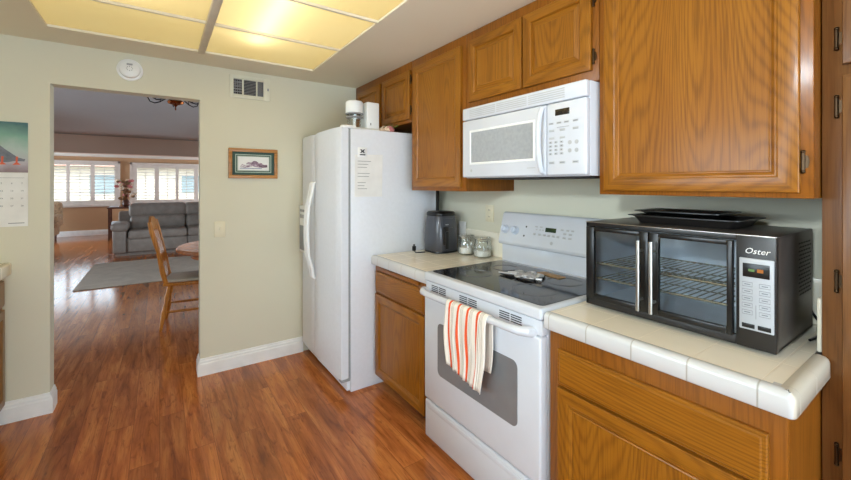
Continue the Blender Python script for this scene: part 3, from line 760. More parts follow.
b = MB(); b.box(FX-.035, FX+.06, FY0+.004, FY0+.05, 1.796, 1.815, .004); link('top_hinge', b, 'white_pl', fr)
b = MB(); b.box(FX-.035, FX+.06, FY1-.05, FY1-.004, 1.796, 1.815, .004); link('top_hinge', b, 'white_pl', fr)
# note and magnet on the fridge side
nt = thing('paper_note', 'white printed paper hanging on the side of the refrigerator', 'note', (1.2, FY0, 1.33))
b = MB(); b.prism([(1.090, 1.33), (1.300, 1.328), (1.304, 1.624), (1.092, 1.616)], 'Y', FY0-.0022, FY0-.0005); link('sheet', b, 'paper', nt)
b = MB()
for k, w_ in enumerate((.10, .08, .07, .0, .09, .085, .0, .06, .05, .07)):
    if w_: b.box(1.112, 1.112+w_, FY0-.0026, FY0-.0021, 1.572-k*.021, 1.575-k*.021)
link('printed_lines', b, 'ink', nt)
mg = thing('magnet', 'small white magnet with a dark emblem above the note on the refrigerator', 'magnet', (1.145, FY0-.002, 1.605))
b = MB(); b.box(1.112, 1.180, FY0-.006, FY0-.0024, 1.602, 1.668, .001); link('plate', b, 'white_pl', mg)
b = MB(); b.prism([(1.128, 1.655), (1.138, 1.655), (1.146, 1.646), (1.155, 1.655), (1.165, 1.655), (1.155, 1.642), (1.165, 1.630), (1.153, 1.630), (1.146, 1.637), (1.139, 1.630), (1.128, 1.630), (1.138, 1.642)], 'Y', FY0-.0068, FY0-.0059)
b.box(1.126, 1.168, FY0-.0066, FY0-.0059, 1.614, 1.622); link('emblem', b, 'inkdark', mg)

# items on the fridge
fp = thing('food_processor', 'white food processor with dark-banded drum standing on the refrigerator', 'food processor', (1.21, 2.60, 1.796))
b = MB(); b.box(1.10, 1.335, 2.53, 2.68, 1.796, 1.822, .008); link('base', b, 'white_pl', fp)
b = MB(); b.box(1.238, 1.338, 2.545, 2.665, 1.82, 2.015, .008); link('motor_housing', b, 'white_pl', fp)
b = MB(); b.lathe([(.001, 2.015), (.055, 2.014), (.062, 2.006), (.063, 1.935), (.060, 1.930), (.001, 1.93)], (1.163, 2.60, 0), 28); link('drum', b, 'white_pl', fp)
b = MB(); b.lathe([(.062, 1.929), (.064, 1.925), (.064, 1.921), (.056, 1.919)], (1.163, 2.60, 0), 28); b.lathe([(.060, 1.903), (.062, 1.900), (.062, 1.896), (.055, 1.894)], (1.163, 2.60, 0), 28); link('dark_bands', b, 'grey_pl', fp)
b = MB(); b.lathe([(.056, 1.918), (.054, 1.90), (.050, 1.824), (.047, 1.824), (.050, 1.90), (.052, 1.917)], (1.163, 2.60, 0), 28); link('bowl', b, 'glass', fp)
b = MB(); b.cyl((1.163, 2.60, 1.824), (1.163, 2.60, 1.92), .010); b.ball((1.163, 2.60, 1.90), .018, 1.6, 1.6, .6); link('spindle', b, 'white_pl', fp)
b = MB(); b.box(1.265, 1.270, 2.5435, 2.546, 1.845, 1.862); link('switch', b, 'slot', fp)
ff = thing('artificial_flowers', 'cream silk flowers with green leaves lying on the refrigerator', 'flowers', (1.38, 2.62, 1.796))
for k in range(9):
    b = MB(); x, y, z = 1.36+random.random()*.10, 2.47+random.random()*.12, 1.815+random.random()*.02
    for j in range(6):
        a = j*PI/3; b.ball((x+.014*math.cos(a), y+.006*math.sin(a), z+.010*math.sin(a)), .012, 1, .6, .8, 0, 8, 6)
    b.ball((x, y-.008, z), .008, mi=0, u=8, v=6); link('blossom', b, 'petal' if k % 3 else 'petalp', ff)
for k in range(5):
    b = MB(); x, y, z = 1.37+k*.02, 2.47+random.random()*.06, 1.84+random.random()*.014
    b.prism([(x-.02, z-.01), (x, z), (x+.02, z+.012), (x+.002, z-.006)], 'Y', y, y+.002); link('leaf', b, 'leafg', ff)
b = MB(); b.tube([(1.355, 2.53, 1.802), (1.39, 2.52, 1.805), (1.43, 2.55, 1.802)], .004, 6); link('stem', b, 'leafg', ff)

# ------------------------------------------------------------------ microwave
mw = thing('microwave', 'white over-the-range microwave mounted below the oak cabinet', 'microwave', (1.65, 1.3, 1.446))
MX, MY0, MY1, MZ0, MZ1 = 1.405, .907, 1.674, 1.448, 1.836
b = MB(); b.box(MX+.028, XW-.003, MY0, MY1, MZ0, MZ1, .004); link('body', b, 'appl', mw)
b = MB(); b.box(MX+.10, XW-.05, MY0+.04, MY1-.04, MZ0-.006, MZ0+.001); link('underside_filter', b, 'slot', mw)
# top vent
b = MB(); b.box(MX, MX+.03, MY0, MY1, 1.768, MZ1, .007, 0, 3); vg = link('vent_panel', b, 'appl', mw)
b = MB()
for k in range(5):
    z = 1.780+k*.0095
    for j in range(3):
        ya = MY0+.10+j*.205; b.box(MX-.0008, MX+.004, ya, ya+.195, z, z+.0042)
link('vent_slots', b, 'button', vg)
# door
b = MB(); b.box(MX, MX+.03, 1.103, MY1, MZ0+.004, 1.765, .008, 0, 3); md = link('door', b, 'appl', mw)
b = MB(); yy = (1.163, 1.612); zz = (1.520, 1.708); ringf = [(0, .004), (0, -.001), (.003, -.003), (.009, -.003), (.012, -.0006)]
rings(b, MX, yy[0], yy[1], zz[0], zz[1], ringf, 0, 0, 1); link('window', b, ['white_pl', 'mwwin'], md)
b = MB(); hz = [1.752, 1.748, 1.72, 1.68, 1.61, 1.54, 1.50, 1.47, 1.465]; hx = [0.004, -.010, -.022, -.030, -.035, -.030, -.022, -.010, .004]
b.tube([(MX+x, 1.118, z) for x, z in zip(hx, hz)], .0115, 10); link('handle', b, 'appl', md)
b = MB(); b.lathe([(.008, .001), (.008, -.0006), (.001, -.0007)], (MX, 1.598, 1.488), 18, 0, 'X'); b.box(MX-.0006, MX+.001, 1.16, 1.21, 1.487, 1.490); link('maker_badge', b, 'button', md)
# control panel
b = MB(); b.box(MX, MX+.03, MY0, 1.100, MZ0+.004, 1.765, .008, 0, 3); cpn = link('control_panel', b, 'appl', mw)
b = MB(); b.box(MX-.001, MX+.003, .983, 1.055, 1.707, 1.735, .002); link('display', b, 'display', cpn)
def bt(y, z, w_=.011, h_=.005): b = MB(); b.box(MX-.0012, MX+.002, y-w_, y+w_, z-h_, z+h_, .001); link('button', b, 'button', cpn)
for y in (1.075, 1.035, .998, .955): bt(y, 1.676, .012, .0045)
for y in (1.072, 1.018, .955): bt(y, 1.645, .013, .005)
for y in (1.072, 1.018): bt(y, 1.612, .013, .0045)
for r_ in range(4):
    for y in (1.078, 1.050, 1.022): bt(y, 1.594-r_*.0165, .0085, .005)
for r_ in range(2):
    for y in (.982, .950): b = MB(); b.lathe([(.009, .001), (.009, -.001), (.001, -.001)], (MX, y, 1.588-r_*.034), 12, 0, 'X'); link('button', b, 'button', cpn)
for y in (1.072, 1.018, .955): bt(y, 1.506, .014, .0055)
b = MB()
for y in (1.072, 1.018, .955): b.box(MX-.0016, MX+.001, y-.010, y+.010, 1.505, 1.5075)
for r_ in range(4):
    for y in (1.078, 1.050, 1.022): b.box(MX-.0016, MX+.001, y-.003, y+.003, 1.592-r_*.0165, 1.5965-r_*.0165)
for y in (1.075, 1.035, .998, .955): b.box(MX-.0016, MX+.001, y-.009, y+.009, 1.675, 1.6775)
b.box(MX-.0016, MX+.001, .985, 1.045, 1.656, 1.6575)
link('button_lettering', b, 'buttonline', cpn)

# ------------------------------------------------------------------ range
rg = thing('range', 'white freestanding electric range with a black glass cooktop', 'range', (1.55, 1.357, 0))
RX, RY0, RY1 = 1.20, .966, 1.757
b = MB(); b.box(RX+.045, XW-.01, RY0+.002, RY1-.002, .0, .885, .003); link('body', b, 'rangew', rg)
b = MB(); b.box(RX+.004, RX+.05, RY0+.002, RY1-.002, .035, .238, .010, 0, 3); dr = link('storage_drawer', b, 'rangew', rg)
b = MB(); b.box(RX+.002, RX+.005, RY0+.03, RY1-.03, .20, .222, .001); link('finger_lip', b, 'rangew', dr)
b = MB(); b.box(RX, RX+.05, RY0+.002, RY1-.002, .248, .822, .010, 0, 3); dd = link('oven_door', b, 'rangew', rg)
b = MB()
def rrect(y0, y1, z0, z1, r, n=5):
    P = []
    for cy, cz, a0 in ((y1-r, z1-r, 0), (y0+r, z1-r, PI/2), (y0+r, z0+r, PI), (y1-r, z0+r, 1.5*PI)):
        for k in range(n+1): a = a0+k/n*PI/2; P.append((cy+r*math.cos(a), cz+r*math.sin(a)))
    return P
b.prism(rrect(1.082, 1.628, .418, .690, .028), 'X', RX-.0025, RX+.004); link('window', b, 'ovenwin', dd, angle=50)
b = MB(); b.box(RX+.012, RX+.05, RY0+.002, RY1-.002, .825, .884, .004); vp = link('vent_panel', b, 'rangew', rg)
for g0 in (1.135, 1.405, 1.640):
    b = MB()
    for j in range(2):
        for k in range(4):
            ya = g0-.064+j*.066; b.box(RX+.0105, RX+.014, ya, ya+.058, .838+k*.0095, .8425+k*.0095)
    link('vent_slots', b, 'slot', vp)
b = MB()
pts = [(RX+.014, RY1-.018, .830), (RX-.018, RY1-.020, .838), (RX-.038, RY1-.045, .838), (RX-.046, RY1-.10, .838), (RX-.048, (RY0+RY1)/2, .838), (RX-.046, RY0+.13, .838), (RX-.038, RY0+.075, .838), (RX-.018, RY0+.050, .838), (RX+.014, RY0+.045, .830)]
b.tube(pts, [.020, .020, .018, .016, .016, .016, .018, .020, .020], 14); link('door_handle', b, 'rangew', dd)
# cooktop
b = MB(); b.box(RX+.0, 1.815, RY0, RY1, .887, .934, .010, 0, 3); ct = link('cooktop_frame', b, 'rangew', rg)
b = MB(); b.prism([(p[1], p[0]) for p in rrect(RY0+.02, RY1-.02, RX+.035, 1.765, .022)], 'Z', .932, .9362); gl = link('cooktop_glass', b, 'cook', rg, angle=50)
for (x, y, r_) in ((1.40, 1.55, .085), (1.40, 1.16, .105), (1.63, 1.56, .075), (1.63, 1.17, .085)):
    b = MB(); pts = [(x+r_*math.cos(a*PI/24), y+r_*math.sin(a*PI/24), .9362) for a in range(48)]; b.tube(pts, .0012, 4, closed=True)
    pts = [(x+(r_-.008)*math.cos(a*PI/24), y+(r_-.008)*math.sin(a*PI/24), .9362) for a in range(48)]; b.tube(pts, .0007, 4, closed=True); link('burner_ring', b, 'burn', gl)
# backguard
b = MB(); b.prism([(1.806, .93), (XW-.011, .93), (XW-.011, 1.06), (1.806, 1.06)], 'Y', RY0, RY1, 0, .003); link('backguard_base', b, 'rangew', rg)
b = MB(); b.prism([(1.778, 1.040), (XW-.011, 1.045), (XW-.011, 1.232), (1.834, 1.240), (1.817, 1.232), (1.772, 1.060)], 'Y', RY0-.002, RY1+.002, 0, .005); bgd = link('console', b, 'rangew', rg, angle=50)
tl = math.atan2(.045, .172)
def onc(y, s):  # point on the sloping console face, s up the slope from its lower edge
    return Vector((1.772+.045*s/.178, y, 1.060+.172*s/.178))
NRM = Vector((-.172, 0, .045)).normalized(); UPV = Vector((.045, 0, .172)).normalized()
def conM(y, s, lift=0):
    p = onc(y, s)+NRM*lift; Mx = Matrix.Identity(4)
    for i, v in enumerate((Vector((0, -1, 0)), UPV, NRM)):
        for r_ in range(3): Mx[r_][i] = v[r_]
    Mx.translation = p; return Mx
def con_box(b, y, s, w_, h_, t0=-.002, t1=.0012, bev=.001, mi=0):
    q = MB(); q.box(-w_, w_, -h_, h_, t0, t1, bev); b.add(q, conM(y, s), mi)
for y in (1.715, 1.632, 1.075, 1.000):
    b = MB(); q = MB(); q.lathe([(.027, 0), (.026, .006), (.021, .010), (.019, .026), (.016, .029), (.001, .029)], (0, 0, 0), 28); q.box(-.005, .005, -.019, .019, .026, .036, .002)
    b.add(q, conM(y, .076, -.001)); k = link('knob', b, 'knobw', bgd)
    b = MB(); q = MB()
    for a in range(20): aa = a*2*PI/20; q.box(.030*math.cos(aa)-.0012, .030*math.cos(aa)+.0012, .030*math.sin(aa)-.0012, .030*math.sin(aa)+.0012, -.001, .0006)
    b.add(q, conM(y, .076, 0)); link('dial_marks', b, 'button', k)
for y, s_ in ((1.552, .105), (1.560, .050)): b = MB(); con_box(b, y, s_, .005, .005); link('indicator_light', b, 'slot', bgd)
b = MB(); con_box(b, 1.378, .100, .036, .0125); dp = link('display', b, 'displayg', bgd)
for ys_, s_, w_, h_ in (((1.48, 1.445), .112, .010, .0035), ((1.475, 1.45, 1.43), .095, .006, .0035), ((1.485, 1.45, 1.415, 1.385, 1.355, 1.325), .068, .009, .006), ((1.305, 1.27, 1.24), .108, .009, .0045), ((1.285, 1.25), .088, .010, .005), ((1.285, 1.25), .066, .010, .005)):
    for y in ys_: b = MB(); con_box(b, y, s_, w_, h_); link('button', b, 'button', bgd)
b = MB(); q = MB(); q.lathe([(.010, -.001), (.010, .001), (.001, .001)], (0, 0, 0), 18); b.add(q, conM(1.36, .028)); link('maker_badge', b, 'button', bgd)

# towel draped over the range handle
def towel():
    b = MB(); hx, hz, hr = RX-.0475, .838, .0185
    ny = 36; y_l, y_r = 1.475, 1.195
    def col(u, back):
        # u 0..1 from left to right
        pts = []
        drop = .315+.085*min(1, max(0, (u-.1)/.75)) - (.02 if u > .93 else 0)
        if back: drop = .33
        return drop
    uvl = b.b.loops.layers.uv.new('UVMap'); grid = []
    N = 30
    for i in range(ny+1):
        u = i/ny; rowv = []
        y = y_l+(y_r-y_l)*u
        L = .275+.045*u**.8; Lb = .24
        # path: back hem -> over the bar -> front hem
        path = []
        for k in range(8): path.append((hx+hr+.002, hz-Lb+Lb*k/8))
        for k in range(7): a = k/6*PI; path.append((hx+hr*math.cos(a), hz+hr*math.sin(a)))
        for k in range(1, 19): path.append((hx-hr-.002, hz-L*k/18))
        for k, (x, z) in enumerate(path):
            d = max(0, hz-z); side = -1 if k > 10 else 1
            wv = .007*math.sin(u*19+1.2)*min(1, d/.12)+.004*math.sin(u*41+d*9)*min(1, d/.1)
            gather = (u-.5)*(.06)*min(1, d/.3)
            yy = y+gather*.6+.010*math.sin(d*14+u*3)*min(1, d/.2)
            if side > 0: x_ = min(RX-.010+0*wv, x+.3*wv)
            else: x_ = x-abs(wv)-.10*d*.12
            rowv.append(b.b.verts.new((x_, yy, z)))
        grid.append(rowv)
    for i in range(ny):
        for k in range(len(grid[0])-1):
            f = b.b.faces.new((grid[i][k], grid[i+1][k], grid[i+1][k+1], grid[i][k+1]))
            us = (i/ny, (i+1)/ny, (i+1)/ny, i/ny)
            for lp, uu in zip(f.loops, us): lp[uvl].uv = (uu, k/40)
    o = link('dish_towel', b, 'towel', None, (hx, 1.42, hz-.3), angle=80)
    md_ = o.modifiers.new('thick', 'SOLIDIFY'); md_.thickness = .0035; md_.offset = 0
    return tag(o, 'white dish towel with orange stripes hanging over the range door handle', 'towel')
towel()

# trivet on the cooktop
tv = thing('trivet', 'ornate silver and black metal trivet lying on the glass cooktop', 'trivet', (1.52, 1.36, .9365))
b = MB(); z = .948
def scroll(cx, cy, r, a0, turns, n=22, grow=.35): return [(cx+(r*(1-grow*k/n*turns))*math.cos(a0+2*PI*turns*k/n), cy+(r*(1-grow*k/n*turns))*math.sin(a0+2*PI*turns*k/n), z) for k in range(n+1)]
for (cx, cy, r, a0, tn) in ((1.50, 1.44, .028, 0, 1.3), (1.53, 1.38, .030, 2, 1.4), (1.50, 1.32, .028, 1, 1.3), (1.55, 1.45, .024, 3, 1.3), (1.56, 1.33, .026, 4, 1.3), (1.47, 1.38, .020, 5, 1.2), (1.58, 1.39, .022, 2.5, 1.2)):
    b.tube(scroll(cx, cy, r, a0, tn), .0065, 8)
b.tube([(1.49, 1.47, z), (1.52, 1.42, z+.003), (1.53, 1.38, z), (1.52, 1.33, z+.003), (1.49, 1.28, z), (1.50, 1.26, z)], .008, 8)
b.tube([(1.45, 1.50, z), (1.47, 1.44, z+.002), (1.50, 1.39, z), (1.47, 1.34, z+.002)], .005, 8)
DXT, DYT = .03, -.035
link_shift(b, DXT, DYT); link('scrollwork', b, 'silver', tv)
b = MB()
for (x, y) in ((1.48, 1.47), (1.49, 1.28), (1.58, 1.43), (1.58, 1.31), (1.47, 1.39)): b.cyl((x, y, .9366), (x, y, .946), .007, .005, 10)
link_shift(b, DXT, DYT); link('feet', b, 'black', tv)
b = MB()
for (x, y, s_) in ((1.465, 1.45, 1.3), (1.465, 1.33, 1.4)): b.prism([(x-.02, y-.034*s_), (x+.012, y-.03*s_), (x+.016, y+.03*s_), (x-.012, y+.036*s_)], 'Z', .940, .946, 0, .002)
link_shift(b, DXT, DYT); link('black_pads', b, 'black', tv)
b = MB(); b.prism([(1.655, 1.22), (1.705, 1.215), (1.72, 1.36), (1.67, 1.37)], 'Z', .9366, .9415, 0, .0015); tag(link('wooden_rest', b, 'cloth_y', None, (1.63, 1.3, .9365)), 'flat pale wooden spatula lying on the cooktop behind the trivet', 'utensil')

# ------------------------------------------------------------------ toaster oven
to = thing('toaster_oven', 'black countertop oven with french glass doors and steel handles', 'toaster oven', (1.63, .62, .92))
OX, OY0, OY1, OZ0, OZ1 = 1.43, .334, .926, .932, 1.262
b = MB(); t2 = .012
b.box(OX+.02, 1.825, OY0, OY0+.01, OZ0, OZ1, .002); b.box(OX+.02, 1.825, OY1-.01, OY1, OZ0, OZ1, .003)
b.box(OX+.02, 1.825, OY0, OY1, OZ1-.01, OZ1, .004); b.box(OX+.02, 1.825, OY0, OY1, OZ0, OZ0+.012, .003); b.box(1.815, 1.825, OY0, OY1, OZ0, OZ1, .003)
link('shell', b, 'shell', to)
b = MB()
for r_ in range(14):
    for q_ in range(7):
        if (r_+q_) % 2 == 0 or True:
            z = 1.225-r_*.0125; x = 1.66+q_*.021+(.010 if r_ % 2 else 0)
            b.prism([(x-.006, z-.003), (x+.006, z-.001), (x+.006, z+.003), (x-.006, z+.001)], 'Y', OY0-.0006, OY0+.003)
link('side_vents', b, 'hole', to)
b = MB(); b.box(OX+.05, 1.80, .441, .444, OZ0+.012, OZ1-.012); b.box(OX+.05, 1.80, OY1-.016, OY1-.013, OZ0+.012, OZ1-.012); b.box(1.798, 1.801, .441, OY1-.013, OZ0+.012, OZ1-.012)
b.box(OX+.05, 1.80, .441, OY1-.013, OZ0+.013, OZ0+.017); b.box(OX+.05, 1.80, .441, OY1-.013, OZ1-.017, OZ1-.013); link('cavity', b, 'cavity', to)
# front fascia with door openings
b = MB(); F0, F1 = OX, OX+.022
b.box(F0, F1, OY0, .428, OZ0-.002, OZ1, .004); b.box(F0+.004, F1, .428, OY1, OZ0-.002, .958, .002); b.box(F0+.004, F1, .428, OY1, 1.244, OZ1, .002); b.box(F0+.004, F1, .912, OY1, OZ0, OZ1, .002); link('fascia', b, 'blackm', to)
b = MB(); b.box(F0-.001, F0+.006, OY0, OY1, OZ1-.003, OZ1+.0005, .001); link('trim_line', b, 'steel', to)
def odoor(y0, y1, gy0, gy1, hy):
    b = MB(); a0, a1 = OX-.014, OX+.004; z0, z1 = .958, 1.243
    b.box(a0, a1, y0, gy0, z0, z1, .002); b.box(a0, a1, gy1, y1, z0, z1, .002); b.box(a0, a1, gy0, gy1, z0, .978, .002); b.box(a0, a1, gy0, gy1, 1.228, z1, .002)
    d = link('door', b, 'black', to)
    b = MB(); b.box(a0+.004, a0+.008, gy0, gy1, .978, 1.228); link('glass', b, 'oglass', d)
    b = MB(); b.cyl((OX-.046, hy, .968), (OX-.046, hy, 1.215), .0065, seg=16); 
    for z in (1.005, 1.178): b.cyl((OX-.046, hy, z), (a0+.001, hy, z), .005, seg=12)
    link('handle', b, 'steel', d)
odoor(.433, .672, .447, .642, .652); odoor(.676, .915, .706, .882, .695)
# racks
for z in (1.035, 1.095):
    b = MB(); b.tube([(OX+.03, .449, z), (OX+.03, .892, z)], .0045, 8); b.tube([(1.79, .449, z), (1.79, .892, z)], .003, 8)
    for k in range(20): y = .458+k*.0225; b.tube([(OX+.03, y, z+.001), (1.79, y, z+.001)], .0022, 6)
    b.tube([(1.6, .449, z-.002), (1.6, .892, z-.002)], .002, 6); link('wire_rack', b, 'rackw', to)
# control panel
b = MB(); b.box(OX-.004, OX+.002, .339, .4185, .985, 1.195, .002); pnl = link('control_panel', b, 'panel', to)
b = MB(); b.box(OX-.0055, OX-.003, .348, .410, 1.140, 1.180, .001); link('display', b, 'black', pnl)
b = MB(); b.box(OX-.0062, OX-.005, .362, .376, 1.156, 1.166); link('display_icon', b, 'lcd', pnl)
b = MB(); b.box(OX-.0062, OX-.005, .382, .396, 1.157, 1.164); link('display_mark', b, 'lcdg', pnl)
b = MB()
for q_ in range(2):
    y = .399-q_*.040
    for r_ in range(5):
        z = 1.118-r_*.0205; b.tube([(OX-.0045, y-.012, z+.006), (OX-.0045, y+.012, z+.006), (OX-.0045, y+.012, z-.006), (OX-.0045, y-.012, z-.006)], .0006, 4, closed=True)
        b.box(OX-.0048, OX-.004, y-.007, y+.007, z-.0012, z+.0012)
b.box(OX-.0048, OX-.004, .3785, .3795, 1.02, 1.06)
link('button_outlines', b, 'buttonline', pnl)
b = MB(); b.box(OX-.0055, OX-.003, .382, .412, .990, 1.003, .002); b.box(OX-.0055, OX-.003, .345, .375, .990, 1.003, .002); link('power_buttons', b, 'black', pnl)
b = MB(); b.add(text_mb('Oster', .024, face_negx(OX-.0012, .3785, 1.216), .0006, 0, .3)); link('lettering', b, 'paper', to)
for x in (OX+.05, 1.79):
    for y in (.37, .88):
        b = MB(); b.cyl((x, y, .9195), (x, y, .944), .012, .014, 14); link('foot', b, 'black', to)
b = MB(); b.tube([(1.826, .36, 1.0), (1.845, .345, .985), (1.86, .33, .95), (1.855, .31, .929), (1.80, .30, .928), (1.70, .305, .928), (1.66, .31, .929)], .004, 8); link('power_cord', b, 'black', to)
# trays on oven
def tray(name, label, x0, x1, y0, y1, z, h, flare, cat, col):
    r = MB()
    def ring(ins, zz): return [(x0+ins, y0+ins), (x1-ins, y0+ins), (x1-ins, y1-ins), (x0+ins, y1-ins)], zz
    prof = [(flare, z), (.004, z+h-.003), (-.012, z+h), (-.012, z+h+.003), (.006, z+h+.001), (flare+.003, z+.003)]
    rr = []
    for ins, zz in prof:
        P = [(q[1], q[0]) for q in rrect(y0+ins, y1-ins, x0+ins, x1-ins, .03, 4)]
        rr.append([r.b.verts.new((p[0], p[1], zz)) for p in P])
    for A, B in zip(rr, rr[1:]):
        n = len(A)
        for k in range(n): r.b.faces.new((A[k], A[(k+1) % n], B[(k+1) % n], B[k]))
    r.b.faces.new(rr[0]); r.b.faces.new(rr[-1])
    return tag(link(name, r, col, None, ((x0+x1)/2, (y0+y1)/2, z), angle=40), label, cat)
tray('baking_pan', 'black rimmed baking pan lying directly on the toaster oven', 1.53, 1.79, .455, .80, OZ1+.001, .028, .02, 'pan', 'blackm')
tray('baking_tray', 'thin dark tray on top of the pan on the toaster oven', 1.56, 1.77, .52, .79, OZ1+.0335, .012, .025, 'tray', 'black')

# ------------------------------------------------------------------ left counter items
af = thing('air_fryer', 'dark grey air fryer at the back of the counter beside the refrigerator', 'air fryer', (1.70, 2.27, .92))
b = MB(); ac = (1.715, 2.29)
def sq(prof, n=4, seg=36, k=3.2):
    q = MB(); rr = []
    for r_, z in prof:
        ring = []
        for i in range(seg):
            a = 2*PI*i/seg; cc, ss = math.cos(a), math.sin(a); f = (abs(cc)**k+abs(ss)**k)**(-1/k)
            ring.append(q.b.verts.new((ac[0]+r_*f*cc, ac[1]+r_*f*ss, z)))
        rr.append(ring)
    for A, B in zip(rr, rr[1:]):
        for i in range(seg): q.b.faces.new((A[i], A[(i+1) % seg], B[(i+1) % seg], B[i]))
    q.b.faces.new(rr[0]); q.b.faces.new(rr[-1]); return q
b = sq([(.098, .932), (.105, .940), (.107, 1.0), (.103, 1.10), (.094, 1.175), (.091, 1.185)]); link('body', b, 'fryer', af, angle=50)
b = sq([(.091, 1.185), (.095, 1.190), (.093, 1.208), (.083, 1.217), (.03, 1.222)]); link('lid', b, 'black', af, angle=50)
b = sq([(.100, .921), (.108, .924), (.106, .934), (.09, .935)]); link('base', b, 'black', af, angle=50)
b = MB(); b.box(1.645, 1.690, 2.160, 2.176, .985, 1.115, .012); b.box(1.655, 1.680, 2.142, 2.165, .955, 1.085, .010); link('basket_handle', b, 'black', af)
b = MB(); b.box(1.635, 1.735, 2.166, 2.174, 1.105, 1.172, .006); link('control_strip', b, 'fryer', af)
b = MB(); b.box(1.662, 1.690, 2.1645, 2.1665, 1.126, 1.131, .0005); link('maker_badge', b, 'button', af)
pc = thing('power_cord', 'short black power cord with plug lying left of the air fryer', 'cord', (1.52, 2.34, .92))
b = MB(); b.tube([(1.58, 2.30, .926), (1.545, 2.31, .925), (1.515, 2.325, .926), (1.505, 2.33, .940)], .004, 8); link('cord', b, 'black', pc)
b = MB(); b.box(1.493, 1.517, 2.32, 2.34, .937, .972, .004); b.box(1.499, 1.502, 2.327, 2.333, .970, .985); b.box(1.508, 1.511, 2.327, 2.333, .970, .985); link('plug', b, 'black', pc)
b = MB(); b.box(1.640, 1.668, 2.245, 2.252, 1.2245, 1.3705, .002); tag(link('cord_strap', b, 'black', None, (1.654, 2.248, 1.2245)), 'flat black strap hanging from the oak cabinet onto the air fryer', 'strap')
b = MB(); b.prism([(1.868, .9215), (1.872, .9215), (1.884, 1.135), (1.880, 1.135)], 'Y', 2.20, 2.28); tag(link('card', b, 'paper', None, (1.876, 2.24, .92)), 'pale card leaning on the backsplash beside the air fryer', 'card')
def jar(name, label, x, y, cont, fill):
    r = thing(name, label, 'jar', (x, y, .92)); z = .9195; K = 1.34
    def L(b, pr, seg=32): b.lathe([(q if q < .002 else q*K, z+h*K) for q, h in pr], (x, y, 0), seg)
    def Tb(b, pts, rr, **k): b.tube([(x+p[0]*K, y+p[1]*K, z+p[2]*K) for p in pts], rr, 6, **k)
    b = MB(); L(b, [(.001, .001), (.040, .001), (.046, .006), (.047, .055), (.043, .072), (.040, .080), (.041, .090), (.038, .090), (.037, .080), (.040, .070), (.044, .054), (.043, .008), (.038, .004), (.001, .004)]); link('jar_body', b, 'glass', r)
    b = MB(); L(b, [(.001, .006), (.037, .006), (.0415, .010), (.0425, fill), (.001, fill+.003)]); link('contents', b, cont, r)
    b = MB(); L(b, [(.001, .092), (.040, .092), (.042, .097), (.040, .102), (.032, .104), (.001, .104)]); link('lid', b, 'glass', r)
    b = MB(); Tb(b, [(.0425*math.cos(a*PI/16), .0425*math.sin(a*PI/16), .084) for a in range(32)], .0018, closed=True)
    Tb(b, [(.0435*math.cos(a*PI/16), .0435*math.sin(a*PI/16), .094) for a in range(32)], .0018, closed=True)
    Tb(b, [(-.010, -.043, .084), (-.012, -.052, .06), (-.010, -.050, .04)], .0018); Tb(b, [(-.010, -.043, .094), (-.012, -.051, .075)], .0018)
    link('wire_bail', b, 'chrome', r); return r
jar('glass_jar', 'lidded glass jar of white flour, the one nearer the air fryer', 1.80, 2.10, 'flour', .038)
jar('glass_jar', 'lidded glass jar of white flour, the one nearer the range', 1.815, 1.950, 'flour', .034)
ol = thing('wall_outlet', 'cream double outlet on the wall left of the range console', 'outlet', (XW, 1.94, 1.15))
b = MB(); b.box(XW-.006, XW-.0005, 1.925, 2.005, 1.152, 1.270, .003); link('plate', b, 'cream', ol)
for z in (1.188, 1.234):
    b = MB(); b.lathe([(.015, 0), (.015, -.003), (.001, -.003)], (XW-.006, 1.965, z), 18, 0, 'X'); b.box(XW-.0095, XW-.006, 1.958, 1.960, z-.003, z+.007, 0, 1); b.box(XW-.0095, XW-.006, 1.970, 1.972, z-.003, z+.007, 0, 1); link('socket', b, ['cream', 'slot'], ol)

# ------------------------------------------------------------------ dining area
TC = (.79, 4.80)
tb = thing('dining_table', 'round oak pedestal dining table seen through the doorway', 'table', (TC[0], TC[1], 0))
b = MB(); b.lathe([(.001, .700), (.60, .700), (.64, .706), (.655, .720), (.655, .738), (.64, .750), (.001, .750)], (TC[0], TC[1], 0), 56); link('tabletop', b, 'table', tb)
b = MB(); b.lathe([(.52, .64), (.52, .702), (.50, .702), (.50, .64)], (TC[0], TC[1], 0), 48); link('apron', b, 'table', tb)
b = MB(); b.lathe([(.10, .12), (.13, .16), (.13, .22), (.07, .28), (.09, .40), (.11, .50), (.08, .58), (.12, .66), (.16, .70)], (TC[0], TC[1], 0), 24); link('pedestal', b, 'table', tb)
for k in range(4):
    a = PI/4+k*PI/2; b = MB(); c_, s_ = math.cos(a), math.sin(a)
    b.tube([(TC[0]+c_*.08, TC[1]+s_*.08, .18), (TC[0]+c_*.25, TC[1]+s_*.25, .13), (TC[0]+c_*.40, TC[1]+s_*.40, .03)], [.04, .035, .03], 10); link('leg', b, 'table', tb)
